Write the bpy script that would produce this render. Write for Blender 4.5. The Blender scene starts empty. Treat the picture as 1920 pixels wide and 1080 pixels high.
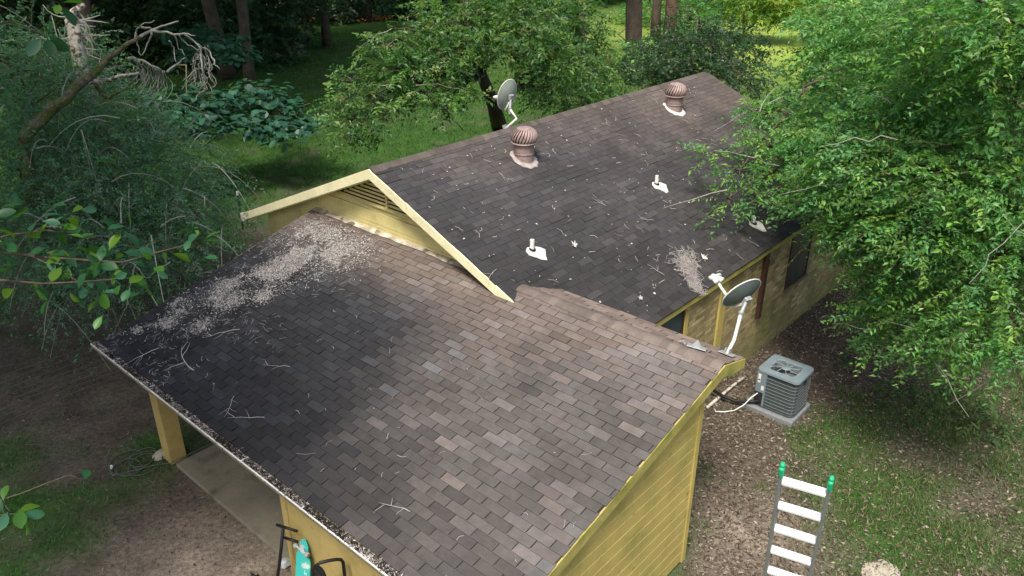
import bpy, math, random
import numpy as np
from mathutils import Vector, Matrix

rng = np.random.default_rng(7)
random.seed(7)
SC = bpy.context.scene
COL = SC.collection
R = math.radians

# ------------------------------------------------------------------ camera, sky, sun, exposure
ZR = 3.165                                   # height of the low roof's ridge above the yard
CAM = np.array([-8.101, -3.682, ZR + 5.204])  # drone position
FPX = 1485.0                                 # focal length for a 1920 px wide frame
PITCH, YAW = 26.0, -48.183
cd = bpy.data.cameras.new('Camera'); cam = bpy.data.objects.new('Camera', cd); COL.objects.link(cam)
cam.location = CAM; cam.rotation_euler = (R(90 - PITCH), 0, R(YAW))
cd.sensor_width = 36; cd.lens = 36 * FPX / 1920; cd.clip_start = .1; cd.clip_end = 2000
SC.camera = cam

SUN_EL, SUN_AZ = 60.0, 205.0                 # azimuth of the direction TO the sun, degrees from +X towards +Y
W = bpy.data.worlds.new('World'); SC.world = W; W.use_nodes = True
nt = W.node_tree
sky = nt.nodes.new('ShaderNodeTexSky'); sky.sky_type = 'NISHITA'; sky.sun_disc = False
sky.sun_elevation = R(SUN_EL); sky.sun_rotation = R(90 - SUN_AZ)
sky.air_density = 1.0; sky.dust_density = 5.0; sky.ozone_density = 1.0
bg = nt.nodes['Background']; bg.inputs[1].default_value = .12
nt.links.new(sky.outputs[0], bg.inputs[0])
sl = bpy.data.lights.new('Sun', 'SUN'); sun = bpy.data.objects.new('Sun', sl); COL.objects.link(sun)
sl.energy = 2.3; sl.angle = R(13); sl.color = (1, .95, .86)
sd = Vector((math.cos(R(SUN_AZ)) * math.cos(R(SUN_EL)), math.sin(R(SUN_AZ)) * math.cos(R(SUN_EL)), math.sin(R(SUN_EL))))
sun.rotation_euler = sd.to_track_quat('Z', 'Y').to_euler(); sun.location = (-10, -10, 30)
vs = SC.view_settings
vs.view_transform = 'Standard'; vs.look = 'None'; vs.exposure = .92; vs.gamma = 1.0; vs.use_curve_mapping = False
SC.cycles.use_denoising = True
SC.cycles.max_bounces = 6; SC.cycles.diffuse_bounces = 3; SC.cycles.transmission_bounces = 4
SC.cycles.transparent_max_bounces = 4; SC.cycles.caustics_reflective = False; SC.cycles.caustics_refractive = False

# ------------------------------------------------------------------ helpers: surveying
_p = R(PITCH)
_RT = np.array([math.cos(R(YAW)), math.sin(R(YAW)), 0.0])
_FW = np.array([-math.sin(R(YAW)), math.cos(R(YAW)), 0.0])
_FWD = _FW * math.cos(_p) + np.array([0, 0, -math.sin(_p)])
_UP = _FW * math.sin(_p) + np.array([0, 0, math.cos(_p)])
def ray(px, py):
    d = _RT * (px - 960) / FPX - _UP * (py - 540) / FPX + _FWD
    return d / np.linalg.norm(d)
def at(px, py, d): return CAM + ray(px, py) * d            # a point d metres out along a sight line
def ground_at(px, py, z=0.0):
    r = ray(px, py); return CAM + r * ((z - CAM[2]) / r[2])
def plane_at(px, py, n, c):
    r = ray(px, py); n = np.array(n, float); return CAM + r * ((c - n @ CAM) / (n @ r))
def proj(P):
    d = np.asarray(P, float) - CAM
    f = d @ _FWD
    return 960 + FPX * (d @ _RT) / f, 540 - FPX * (d @ _UP) / f, f
def cdir(right, fwd, up):
    v = _RT * right + _FW * fwd + np.array([0, 0, up]); return v / np.linalg.norm(v)

_NT = np.random.default_rng(99).random((256, 256))
def vnoise(x, y, s=1.0, o=0):
    x = np.asarray(x, float) / s + 37.3 * o + 500; y = np.asarray(y, float) / s + 11.7 * o + 500
    xi = np.floor(x).astype(int); yi = np.floor(y).astype(int); fx = x - xi; fy = y - yi
    fx = fx * fx * (3 - 2 * fx); fy = fy * fy * (3 - 2 * fy)
    g = lambda a, b: _NT[a % 256, b % 256]
    return (g(xi, yi) * (1 - fx) + g(xi + 1, yi) * fx) * (1 - fy) + (g(xi, yi + 1) * (1 - fx) + g(xi + 1, yi + 1) * fx) * fy
def fnoise(x, y, s=1.0, o=0):
    return .55 * vnoise(x, y, s, o) + .3 * vnoise(x, y, s * .47, o + 3) + .15 * vnoise(x, y, s * .21, o + 7)
def sstep(a, b, x): t = np.clip((np.asarray(x, float) - a) / (b - a), 0, 1); return t * t * (3 - 2 * t)

# ------------------------------------------------------------------ helpers: objects
def link(o, parent=None):
    COL.objects.link(o)
    if parent is not None: o.parent = parent
    return o
def tag(o, label=None, cat=None, group=None, kind=None):
    if label: o['label'] = label
    if cat: o['category'] = cat
    if group: o['group'] = group
    if kind: o['kind'] = kind
    return o
def empty(name, loc=(0, 0, 0), rz=0.0):
    o = bpy.data.objects.new(name, None); COL.objects.link(o); o.location = loc; o.rotation_euler = (0, 0, rz)
    o.empty_display_size = .2; return o
def npmesh(name, V, F, m, parent=None, tint=None, smooth=False, attrs=None):
    """V (n,3); F (m,k) equal sized faces, or list of such arrays"""
    if not isinstance(F, list): F = [F]
    V = np.asarray(V, np.float32)
    me = bpy.data.meshes.new(name)
    loops = np.concatenate([np.asarray(f, np.int32).ravel() for f in F])
    sizes = np.concatenate([np.full(len(f), np.asarray(f).shape[1], np.int32) for f in F])
    starts = np.concatenate([[0], np.cumsum(sizes)[:-1]]).astype(np.int32)
    me.vertices.add(len(V)); me.vertices.foreach_set('co', V.ravel())
    me.loops.add(len(loops)); me.loops.foreach_set('vertex_index', loops)
    me.polygons.add(len(sizes)); me.polygons.foreach_set('loop_start', starts); me.polygons.foreach_set('loop_total', sizes)
    me.polygons.foreach_set('use_smooth', np.full(len(sizes), bool(smooth)))
    me.update(calc_edges=True); me.validate()
    if tint is not None:
        a = me.color_attributes.new('tint', 'FLOAT_COLOR', 'POINT')
        c = np.ones((len(V), 4), np.float32); c[:, :3] = tint; a.data.foreach_set('color', c.ravel())
    for k, v in (attrs or {}).items():
        a = me.attributes.new(k, 'FLOAT', 'POINT'); a.data.foreach_set('value', np.asarray(v, np.float32))
    me.materials.append(m)
    return link(bpy.data.objects.new(name, me), parent)

class MB:
    """collects shapes for one mesh object"""
    def __init__(s): s.v = []; s.f = []
    def add(s, vs, fs):
        b = len(s.v); s.v += [tuple(map(float, p)) for p in vs]; s.f += [tuple(i + b for i in f) for f in fs]; return s
    def box(s, a, b, M=None):
        x0, y0, z0 = a; x1, y1, z1 = b
        vs = [Vector(p) for p in ((x0,y0,z0),(x1,y0,z0),(x1,y1,z0),(x0,y1,z0),(x0,y0,z1),(x1,y0,z1),(x1,y1,z1),(x0,y1,z1))]
        if M is not None: vs = [M @ p for p in vs]
        return s.add(vs, [(3,2,1,0),(4,5,6,7),(0,1,5,4),(1,2,6,5),(2,3,7,6),(3,0,4,7)])
    def prism(s, poly, d):
        """poly: list of 3D points, extruded by vector d"""
        n = len(poly); P = [Vector(p) for p in poly]; Q = [p + Vector(d) for p in P]
        return s.add(P + Q, [tuple(range(n))[::-1], tuple(range(n, 2 * n))] + [(i, (i + 1) % n, n + (i + 1) % n, n + i) for i in range(n)])
    def tube(s, pts, rad, n=8, cap=True):
        pts = [Vector(p) for p in pts]
        if not hasattr(rad, '__len__'): rad = [rad] * len(pts)
        rings = []; ref = None
        for i, p in enumerate(pts):
            t = (pts[min(i + 1, len(pts) - 1)] - pts[max(i - 1, 0)]).normalized()
            if ref is None: ref = Vector((0, 0, 1)) if abs(t.z) < .9 else Vector((1, 0, 0))
            a = (ref - t * ref.dot(t)).normalized(); b = t.cross(a); ref = a
            rings.append([p + (a * math.cos(2 * math.pi * k / n) + b * math.sin(2 * math.pi * k / n)) * rad[i] for k in range(n)])
        vs = [q for r in rings for q in r]; fs = []
        for i in range(len(pts) - 1):
            for k in range(n): fs.append((i * n + k, i * n + (k + 1) % n, (i + 1) * n + (k + 1) % n, (i + 1) * n + k))
        if cap: fs += [tuple(range(n))[::-1], tuple(range(len(vs) - n, len(vs)))]
        return s.add(vs, fs)
    def lathe(s, prof, n=24, M=None, cap=True):
        vs = []; fs = []
        for (r, z) in prof:
            for k in range(n):
                p = Vector((r * math.cos(2 * math.pi * k / n), r * math.sin(2 * math.pi * k / n), z)); vs.append(M @ p if M is not None else p)
        for i in range(len(prof) - 1):
            for k in range(n): fs.append((i * n + k, i * n + (k + 1) % n, (i + 1) * n + (k + 1) % n, (i + 1) * n + k))
        if cap: fs += [tuple(range(n))[::-1], tuple(range(len(vs) - n, len(vs)))]
        return s.add(vs, fs)
    def mesh(s, name, m, smooth=False):
        me = bpy.data.meshes.new(name); me.from_pydata(s.v, [], s.f); me.update()
        if smooth: me.polygons.foreach_set('use_smooth', [True] * len(me.polygons))
        me.materials.append(m); return me
    def build(s, name, m, parent=None, smooth=False, bevel=0):
        o = link(bpy.data.objects.new(name, s.mesh(name, m, smooth)), parent)
        if bevel:
            b = o.modifiers.new('bevel', 'BEVEL'); b.width = bevel; b.segments = 2; b.limit_method = 'ANGLE'
        return o

def copy_tree(o, parent=None):
    c = o.copy(); COL.objects.link(c); c.parent = parent
    for ch in list(o.children): copy_tree(ch, c)
    return c

# ------------------------------------------------------------------ materials
def mat(name, base=None, rough=.8, spec=.3, noise=(), attr=None, bump=(), metal=0.0, transl=0.0, mix2=None):
    """noise: list of (scale, low, high) value multipliers; mix2: (colour, scale, from, to) patches of a second colour"""
    m = bpy.data.materials.new(name); m.use_nodes = True; t = m.node_tree; N = t.nodes; L = t.links
    p = N['Principled BSDF']; p.inputs['Roughness'].default_value = rough
    p.inputs['Specular IOR Level'].default_value = spec; p.inputs['Metallic'].default_value = metal
    geo = N.new('ShaderNodeNewGeometry')
    if attr:
        a = N.new('ShaderNodeAttribute'); a.attribute_name = attr; col = a.outputs['Color']
    else:
        c = N.new('ShaderNodeRGB'); c.outputs[0].default_value = (*base, 1); col = c.outputs[0]
    for (c2, s, lo, hi) in (mix2 or []):
        n = N.new('ShaderNodeTexNoise'); n.inputs['Scale'].default_value = s; n.inputs['Detail'].default_value = 5
        L.new(geo.outputs['Position'], n.inputs['Vector'])
        r = N.new('ShaderNodeMapRange'); r.inputs[1].default_value = lo; r.inputs[2].default_value = hi
        L.new(n.outputs[0], r.inputs[0])
        mx = N.new('ShaderNodeMix'); mx.data_type = 'RGBA'; L.new(r.outputs[0], mx.inputs[0])
        L.new(col, mx.inputs[6]); mx.inputs[7].default_value = (*c2, 1); col = mx.outputs[2]
    for (s, lo, hi) in noise:
        n = N.new('ShaderNodeTexNoise'); n.inputs['Scale'].default_value = s; n.inputs['Detail'].default_value = 4
        L.new(geo.outputs['Position'], n.inputs['Vector'])
        r = N.new('ShaderNodeMapRange'); r.inputs[1].default_value = .25; r.inputs[2].default_value = .75
        r.inputs[3].default_value = lo; r.inputs[4].default_value = hi; L.new(n.outputs[0], r.inputs[0])
        mx = N.new('ShaderNodeMix'); mx.data_type = 'RGBA'; mx.blend_type = 'MULTIPLY'; mx.inputs[0].default_value = 1
        L.new(col, mx.inputs[6]); L.new(r.outputs[0], mx.inputs[7]); col = mx.outputs[2]
    L.new(col, p.inputs['Base Color'])
    nrm = None
    for (s, st, dist) in bump:
        n = N.new('ShaderNodeTexNoise'); n.inputs['Scale'].default_value = s; n.inputs['Detail'].default_value = 4
        L.new(geo.outputs['Position'], n.inputs['Vector'])
        b = N.new('ShaderNodeBump'); b.inputs['Strength'].default_value = st; b.inputs['Distance'].default_value = dist
        L.new(n.outputs[0], b.inputs['Height'])
        if nrm is not None: L.new(nrm, b.inputs['Normal'])
        nrm = b.outputs[0]
    if nrm is not None: L.new(nrm, p.inputs['Normal'])
    if transl:
        tr = N.new('ShaderNodeBsdfTranslucent'); mc = N.new('ShaderNodeMix'); mc.data_type = 'RGBA'; mc.blend_type = 'MULTIPLY'; mc.inputs[0].default_value = 1
        L.new(col, mc.inputs[6]); mc.inputs[7].default_value = (1.25, 1.35, .6, 1); L.new(mc.outputs[2], tr.inputs[0])
        ms = N.new('ShaderNodeMixShader'); ms.inputs[0].default_value = transl
        L.new(p.outputs[0], ms.inputs[1]); L.new(tr.outputs[0], ms.inputs[2]); L.new(ms.outputs[0], N['Material Output'].inputs[0])
    return m

M = {}
M['shingle'] = mat('asphalt_shingle', attr='tint', rough=.93, spec=.2, noise=[(1.1, .78, 1.2), (9, .85, 1.15), (140, .72, 1.28)], bump=[(220, .5, .004)])
M['deck'] = mat('roof_felt', (.022, .021, .02), rough=.95)
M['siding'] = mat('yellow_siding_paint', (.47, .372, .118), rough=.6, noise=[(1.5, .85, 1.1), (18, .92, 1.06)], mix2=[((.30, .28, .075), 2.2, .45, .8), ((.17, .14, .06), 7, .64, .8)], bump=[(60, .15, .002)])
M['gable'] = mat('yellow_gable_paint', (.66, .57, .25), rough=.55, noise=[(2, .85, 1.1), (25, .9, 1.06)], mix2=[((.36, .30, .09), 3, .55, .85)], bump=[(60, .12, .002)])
M['trim'] = mat('pale_yellow_trim_paint', (.80, .74, .47), rough=.5, noise=[(3, .85, 1.08), (30, .9, 1.05)], mix2=[((.36, .32, .12), 5, .62, .9)])
M['rake'] = mat('mildewed_yellow_trim', (.40, .345, .105), rough=.65, noise=[(4, .75, 1.15), (30, .85, 1.1)], mix2=[((.20, .22, .035), 3, .45, .75)])
M['ochre'] = mat('ochre_panel_paint', (.47, .36, .135), rough=.55, noise=[(1.2, .85, 1.08), (12, .9, 1.06)], mix2=[((.36, .27, .08), 2, .5, .8), ((.17, .12, .05), 6, .66, .8)])
M['mortar'] = mat('mossy_mortar', (.19, .155, .078), rough=.95, noise=[(8, .7, 1.2)])
M['brick'] = mat('mossy_tan_brick', attr='tint', rough=.9, noise=[(2.2, .8, 1.15), (50, .8, 1.2)], bump=[(90, .4, .003)])
M['white'] = mat('white_enamel', (.74, .74, .70), rough=.5, noise=[(14, .82, 1.05)])
M['gutter'] = mat('aged_white_gutter', (.74, .73, .68), rough=.5, noise=[(8, .8, 1.06)], mix2=[((.20, .18, .14), 12, .64, .8)])
M['debris'] = mat('dry_leaf_debris', attr='tint', rough=.9, spec=.15, noise=[(60, .8, 1.15)])
M['concrete'] = mat('weathered_concrete', (.23, .21, .155), rough=.9, noise=[(1.3, .75, 1.12), (30, .88, 1.1)], mix2=[((.10, .09, .065), 2.3, .55, .75)], bump=[(80, .2, .003)])
M['glass'] = mat('dark_window_screen', (.028, .045, .042), rough=.25, spec=.5, noise=[(4, .7, 1.2)])
M['brown'] = mat('dark_brown_metal', (.055, .026, .016), rough=.6, noise=[(8, .8, 1.2)])
M['turbine'] = mat('dusty_mauve_metal', (.33, .245, .228), rough=.5, noise=[(6, .75, 1.12), (40, .85, 1.1)], metal=.1, mix2=[((.20, .13, .10), 5, .55, .75)])
M['turbine_dark'] = mat('turbine_inner_shadow_steel', (.05, .035, .032), rough=.8)
M['cement'] = mat('roof_cement_patch', (.64, .63, .59), rough=.85, noise=[(20, .75, 1.08)])
M['pinkflash'] = mat('dusty_flashing', (.36, .32, .30), rough=.7, noise=[(12, .7, 1.15)])
M['rubber'] = mat('black_rubber', (.012, .012, .012), rough=.6)
M['dish_back'] = mat('grey_dish_paint', (.10, .125, .115), rough=.5, noise=[(10, .85, 1.12)])
M['dish_back2'] = mat('pale_grey_dish_paint', (.27, .31, .27), rough=.5, noise=[(10, .85, 1.12)])
M['dish_white'] = mat('chalky_white_dish_metal', (.62, .64, .58), rough=.5, noise=[(14, .8, 1.05)])
M['galv'] = mat('galvanised_steel', (.42, .44, .44), rough=.45, metal=.4, noise=[(20, .75, 1.1)])
M['ac'] = mat('ac_grey_enamel', (.165, .21, .23), rough=.42, noise=[(5, .92, 1.05)])
M['ac_dark'] = mat('ac_coil_black', (.018, .022, .024), rough=.7)
M['ac_side'] = mat('ac_coil_guard_grey', (.052, .068, .072), rough=.55, noise=[(9, .85, 1.1)])
M['wire'] = mat('pale_guard_wire', (.34, .36, .35), rough=.5)
M['label'] = mat('printed_label', (.66, .67, .68), rough=.5)
M['black'] = mat('black_plastic', (.010, .010, .011), rough=.45)
M['alu'] = mat('bare_aluminium', (.60, .61, .62), rough=.38, metal=.25, noise=[(12, .92, 1.05)])
M['rung'] = mat('white_anodised_rung', (.80, .82, .82), rough=.4, noise=[(25, .95, 1.03)])
M['alu_dark'] = mat('dull_aluminium_rail', (.22, .235, .235), rough=.45, metal=.25, noise=[(12, .85, 1.1)])
M['green'] = mat('green_rubber_cap', (.015, .36, .17), rough=.5)
M['teal'] = mat('turquoise_deck_print', (.05, .52, .47), rough=.4, mix2=[((.62, .74, .66), 4.2, .60, .63)])
M['hose'] = mat('grey_green_hose', (.085, .10, .08), rough=.5)
M['bark'] = mat('grey_brown_bark', (.085, .066, .048), rough=.95, noise=[(3, .6, 1.3), (22, .6, 1.3)], bump=[(14, .9, .03)])
M['bark_red'] = mat('reddish_bark', (.10, .062, .042), rough=.95, noise=[(3, .6, 1.3), (22, .6, 1.3)], bump=[(14, .9, .03)])
M['moss'] = mat('mossy_bark', (.085, .10, .028), rough=.95, noise=[(9, .5, 1.5), (40, .6, 1.4)], mix2=[((.13, .115, .085), 5, .5, .62)], bump=[(12, 1, .06), (40, .9, .03)])
M['deadwood'] = mat('bleached_deadwood', (.30, .30, .25), rough=.9, noise=[(20, .7, 1.2)])
M['bleached'] = mat('peeled_white_wood', (.55, .50, .42), rough=.85, noise=[(16, .6, 1.15)], mix2=[((.12, .085, .06), 9, .52, .6)])
M['twig'] = mat('pale_twig', (.42, .41, .38), rough=.9, noise=[(30, .75, 1.15)])
M['stem'] = mat('brown_green_stem', (.10, .095, .05), rough=.85, noise=[(20, .8, 1.2)])
M['leaf'] = mat('green_leaf', attr='tint', rough=.4, spec=.45, transl=.50)
M['grass'] = mat('grass_blade', attr='tint', rough=.6, spec=.25, transl=.25)
M['stone'] = mat('pale_sandstone', (.40, .36, .29), rough=.9, noise=[(9, .7, 1.15)], bump=[(25, .5, .02)])
M['wirefence'] = mat('rusty_fence_wire', (.17, .155, .13), rough=.6, metal=.2)
M['postblack'] = mat('dark_steel_post', (.02, .021, .02), rough=.6)
M['red'] = mat('faded_red_plastic', (.22, .035, .02), rough=.5)
M['bag'] = mat('crumpled_clear_plastic', (.48, .50, .50), rough=.25)

# ------------------------------------------------------------------ ground
def gh(x, y):
    x = np.asarray(x, float); y = np.asarray(y, float)
    h = (fnoise(x, y, 4, 1) - .5) * .10
    inside = sstep(.6, -.4, np.maximum(np.maximum(-4.6 - x, x - 11), np.maximum(-.3 - y, y - 10.8)))
    h = h * (1 - inside) - .01
    far = sstep(25, 70, np.hypot(x, y)); return h + far * (fnoise(x, y, 25, 5) - .45) * 2.0
def bl(x, y, cx, cy, r): return np.exp(-((x - cx) ** 2 + (y - cy) ** 2) / r ** 2)
def grassness(x, y):
    g = .36 + (fnoise(x, y, 1.1, 2) - .5) * 2.0 + (vnoise(x, y, .45, 6) - .5) * .9
    g += .55 * bl(x, y, -5.9, 7.6, 1.3) + .25 * bl(x, y, -6.4, 6.4, 1.0) - .9 * bl(x, y, -4.9, 5.4, 1.15) - .8 * bl(x, y, -4.6, 6.6, .7) - .9 * bl(x, y, -5.2, 3.8, 1.5)
    g -= .75 * bl(x, y, -4.2, 12.5, 2.6) + .35 * bl(x, y, -1, 15, 4)
    g -= 1.1 * np.exp(-((y - 1.0) / 1.0) ** 2) * sstep(1.2, 3.0, x) * sstep(14, 8, x) + .5 * bl(x, y, 1.0, -.3, 1.1)
    g += .35 * bl(x, y, 2.8, -2.4, 1.3) + .35 * bl(x, y, 5.5, -1.4, 1.4) + .3 * bl(x, y, 2.2, -1.0, .8) - .3 * bl(x, y, 4.4, -2.6, .9) + .2 * bl(x, y, 1, -1.6, .8)
    g += .9 * sstep(14, 22, y + x * .25) * (.55 + .8 * fnoise(x, y, 5, 8))
    return np.clip(g, 0, 1)
gx = np.concatenate([np.linspace(-400, -40, 10), np.linspace(-34, -11, 10), np.arange(-10, 30, .3), np.linspace(31, 80, 50), np.linspace(90, 500, 14)])
gy = np.concatenate([np.linspace(-400, -40, 10), np.linspace(-34, -8, 10), np.arange(-7, 32, .3), np.linspace(33, 90, 58), np.linspace(100, 500, 14)])
X, Y = np.meshgrid(gx, gy); nx, ny = len(gx), len(gy)
V = np.stack([X.ravel(), Y.ravel(), gh(X, Y).ravel()], 1)
i = np.arange(nx * ny).reshape(ny, nx)
F = np.stack([i[:-1, :-1].ravel(), i[:-1, 1:].ravel(), i[1:, 1:].ravel(), i[1:, :-1].ravel()], 1)
g = grassness(X, Y).ravel()[:, None]
sand = np.clip(1.1 * bl(X, Y, -4.9, 5.2, 1.1) + 1.0 * bl(X, Y, -5.2, 3.8, 1.2) + .8 * bl(X, Y, .9, -.25, .8), 0, 1).ravel()[:, None] * (.35 + fnoise(X, Y, .8, 4).ravel()[:, None])
dirt = np.array([.095, .080, .061]); green = np.array([.036, .085, .017]); sandc = np.array([.27, .225, .175])
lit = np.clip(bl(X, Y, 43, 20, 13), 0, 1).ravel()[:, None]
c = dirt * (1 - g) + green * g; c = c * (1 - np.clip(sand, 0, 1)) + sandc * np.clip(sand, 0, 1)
c = c * (1 - lit) + np.array([.24, .32, .06]) * lit  # the clearing's sunshine is put into the grass colour
mg = mat('yard_soil', attr='tint', rough=.97, spec=.1, noise=[(1.7, .65, 1.3), (14, .6, 1.4), (70, .55, 1.5)], bump=[(9, .5, .04), (60, .7, .02)])
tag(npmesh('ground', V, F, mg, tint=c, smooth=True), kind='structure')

# slab under the carport
sb = MB().box((-4.0, .2, -.25), (-.05, 7.42, .055)).build('concrete_slab', M['concrete'], bevel=.012); tag(sb, kind='structure')

# ------------------------------------------------------------------ house
HOUSE = empty('house', (0, 0, 0))
tag(HOUSE, 'low yellow house with dark shingle roofs, brick side and open carport', 'house')
SA = .2586                                    # low roof fall
SM = .428                                     # main roof fall
YA1 = 8.53                                    # left end of the low roof
XE = -4.29                                    # low eave
MR_Y, MR_Z, MX0, MX1 = 6.415, 4.448, -.324, 10.69
ME_Y = 1.879; MB_Y = 10.74
zm = lambda y: MR_Z - SM * abs(MR_Y - y)

def roof_deck(name, corners, drop, m):
    return MB().prism([Vector(c) - Vector((0, 0, drop)) for c in corners], (0, 0, -.035)).build(name, m, HOUSE)
add_roof = roof_deck('addition_roof', [(XE, 0, ZR + SA * XE), (0, 0, ZR), (0, YA1, ZR), (XE, YA1, ZR + SA * XE)], .012, M['deck'])
back_lip = MB().prism([(0.0, 0, ZR - .014), (.56, 0, ZR - .014 - .27 * .56), (.56, 3.45, ZR - .014 - .27 * .56), (0.0, 3.45, ZR - .014)], (0, 0, -.03)).build('rear_roof_lip', M['deck'], HOUSE)
main_roof = roof_deck('main_roof', [(MX0, ME_Y, zm(ME_Y)), (MX1, ME_Y, zm(ME_Y)), (MX1, MR_Y, MR_Z), (MX0, MR_Y, MR_Z)], .012, M['deck'])
roof_deck('rear_main_roof', [(MX0, MR_Y, MR_Z), (MX1, MR_Y, MR_Z), (MX1, MB_Y, zm(MB_Y)), (MX0, MB_Y, zm(MB_Y))], .004, M['shingle'] if False else M['deck'])

TABW, EXPO, BUTT, GAP = .331, .125, .010, .012
def tint_add(P, n):
    x, y = P[:, 0], P[:, 1]
    r = rng.random(n); base = np.tile(np.array([.108, .100, .096]), (n, 1))
    base[r < .55] = (.116, .107, .102); base[r < .28] = (.126, .120, .118); base[r < .12] = (.150, .150, .155); base[r > .93] = (.094, .085, .082)
    warm = (sstep(-1.7, -.15, x + .5 * (fnoise(x, y, 1.2, 11) - .5)) * .9)[:, None]
    base = base * (1 - warm) + warm * (base * .6 + np.array([.28, .21, .175]) * .42)  # warm brown near the ridge, with its open-sky brightness painted in
    patch = (sstep(.52, .70, fnoise(x, y, 1.5, 12)) * sstep(-3.6, -1.5, x) * sstep(5, 2, y) * .5)[:, None]
    base = base * (1 - patch) + np.array([.19, .155, .135]) * patch
    pale_right = (sstep(.55, .75, fnoise(x, y, 1.1, 17)) * sstep(5.5, 2.5, y) * .35)[:, None]
    base = base * (1 - pale_right) + np.array([.17, .168, .165]) * pale_right  # pale patches, more of them towards the right end
    dark_left = np.clip(sstep(1.9, 5.2, y - .42 * (x + 2) + 2.6 * (fnoise(x, y, 1.8, 13) - .5)) * sstep(-.5, -1.7, x), 0, 1)[:, None]
    base = base * (1 - .66 * dark_left) + np.array([.001, .005, .011]) * dark_left  # darker and slightly bluer towards the lower left
    mild = (sstep(-2.7, -4.2, x + .9 * (fnoise(x, y, 1.3, 15) - .5)) * .3)[:, None]
    streak = .84 + .32 * vnoise(x * .12, y, .22, 16)[:, None]
    return base * (1 - mild) * streak * rng.uniform(.90, 1.10, (n, 1)) * np.array([.80, .78, .755])
def tint_main(P, n):
    x, y = P[:, 0], P[:, 1]
    r = rng.random(n); base = np.tile(np.array([.064, .063, .068]), (n, 1))
    base[r < .30] = (.071, .069, .071); base[r < .10] = (.084, .083, .087); base[r > .9] = (.056, .054, .058)
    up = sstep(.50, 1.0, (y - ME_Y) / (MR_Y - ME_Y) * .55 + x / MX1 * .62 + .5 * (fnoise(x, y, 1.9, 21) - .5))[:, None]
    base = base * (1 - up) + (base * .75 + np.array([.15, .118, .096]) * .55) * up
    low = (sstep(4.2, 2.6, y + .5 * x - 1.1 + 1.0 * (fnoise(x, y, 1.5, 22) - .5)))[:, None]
    streak = .82 + .36 * vnoise(x, y * .12, .30, 23)[:, None]
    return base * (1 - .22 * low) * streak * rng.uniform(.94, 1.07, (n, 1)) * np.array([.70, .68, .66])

def lay_shingles(O, U, Vv, Lu, Lv, keep, tintf, ncourse=None):
    """all tabs of one roof plane: centre points, frames and outlines"""
    U = np.array(U, float); Vv = np.array(Vv, float); Nn = np.cross(U, Vv); Nn /= np.linalg.norm(Nn)
    tabs = []
    nc = int(math.ceil(Lv / EXPO))
    for j in range(nc):
        off = (j % 2) * TABW / 2 + (j // 2 % 3) * .022 + random.uniform(-.008, .008)
        e0 = random.uniform(-.012, .006); e1 = random.uniform(-.006, .014)
        k = -1
        while off + k * TABW < Lu:
            a = max(off + k * TABW, e0); b = min(off + (k + 1) * TABW, Lu + e1); k += 1
            if b - a < .03: continue
            v0 = j * EXPO + random.uniform(-.003, .003); v1 = min(v0 + EXPO + .02, Lv)
            if v1 - v0 < .02: continue
            if keep(O + U * (a + b) / 2 + Vv * (v0 + v1) / 2): tabs.append((a, b, v0, v1))
    T = np.array(tabs); n = len(T)
    cen = O + U * ((T[:, 0] + T[:, 1]) / 2)[:, None] + Vv * T[:, 2][:, None]
    return T, cen, tintf(cen, n), U, Vv, Nn, O
def tab_verts(a, b, v0, v1, lift, ga, gb):
    t0 = BUTT + lift
    return [(a + ga, v0, 0), (b - gb, v0, 0), (a + ga, v0, t0), (b - gb, v0, t0), (a + ga, v1, .0025), (b - gb, v1, .0025), (a + ga, v1, -.002), (b - gb, v1, -.002),
            (a + ga, v0, -.002), (b - gb, v0, -.002), (a + ga, v0, t0), (b - gb, v0, t0), (a + ga, v0, -.002), (a + ga, v1, .0025), (b - gb, v1, .0025)]
TABF = np.array([(8, 9, 11, 10), (2, 3, 5, 4), (12, 10, 13, 6), (9, 7, 14, 11)])
NTV = 15
DARK = np.ones((NTV, 1)); DARK[8:] = .16; DARK[6:8] = .16      # the cut asphalt edges are black; shadow lines under tabs painted in them

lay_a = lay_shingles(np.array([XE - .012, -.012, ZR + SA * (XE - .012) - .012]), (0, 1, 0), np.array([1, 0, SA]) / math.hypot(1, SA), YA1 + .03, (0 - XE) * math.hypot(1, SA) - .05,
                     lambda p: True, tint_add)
# course direction: u along +y, v up the slope along +x -> normal = u x v points down, so flip u
def flip(lay, Lu):
    T, cen, tint, U, Vv, Nn, O = lay
    if Nn[2] < 0:
        O = O + U * Lu; U = -U; T = T.copy(); T[:, [0, 1]] = Lu - T[:, [1, 0]]; Nn = -Nn
    return T, cen, tint, U, Vv, Nn, O
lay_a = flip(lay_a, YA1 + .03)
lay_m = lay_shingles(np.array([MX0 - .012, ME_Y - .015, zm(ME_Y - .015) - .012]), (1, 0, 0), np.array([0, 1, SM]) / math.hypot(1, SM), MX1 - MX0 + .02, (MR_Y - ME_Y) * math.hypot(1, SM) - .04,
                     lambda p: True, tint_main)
lay_m = flip(lay_m, MX1 - MX0 + .02)

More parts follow.
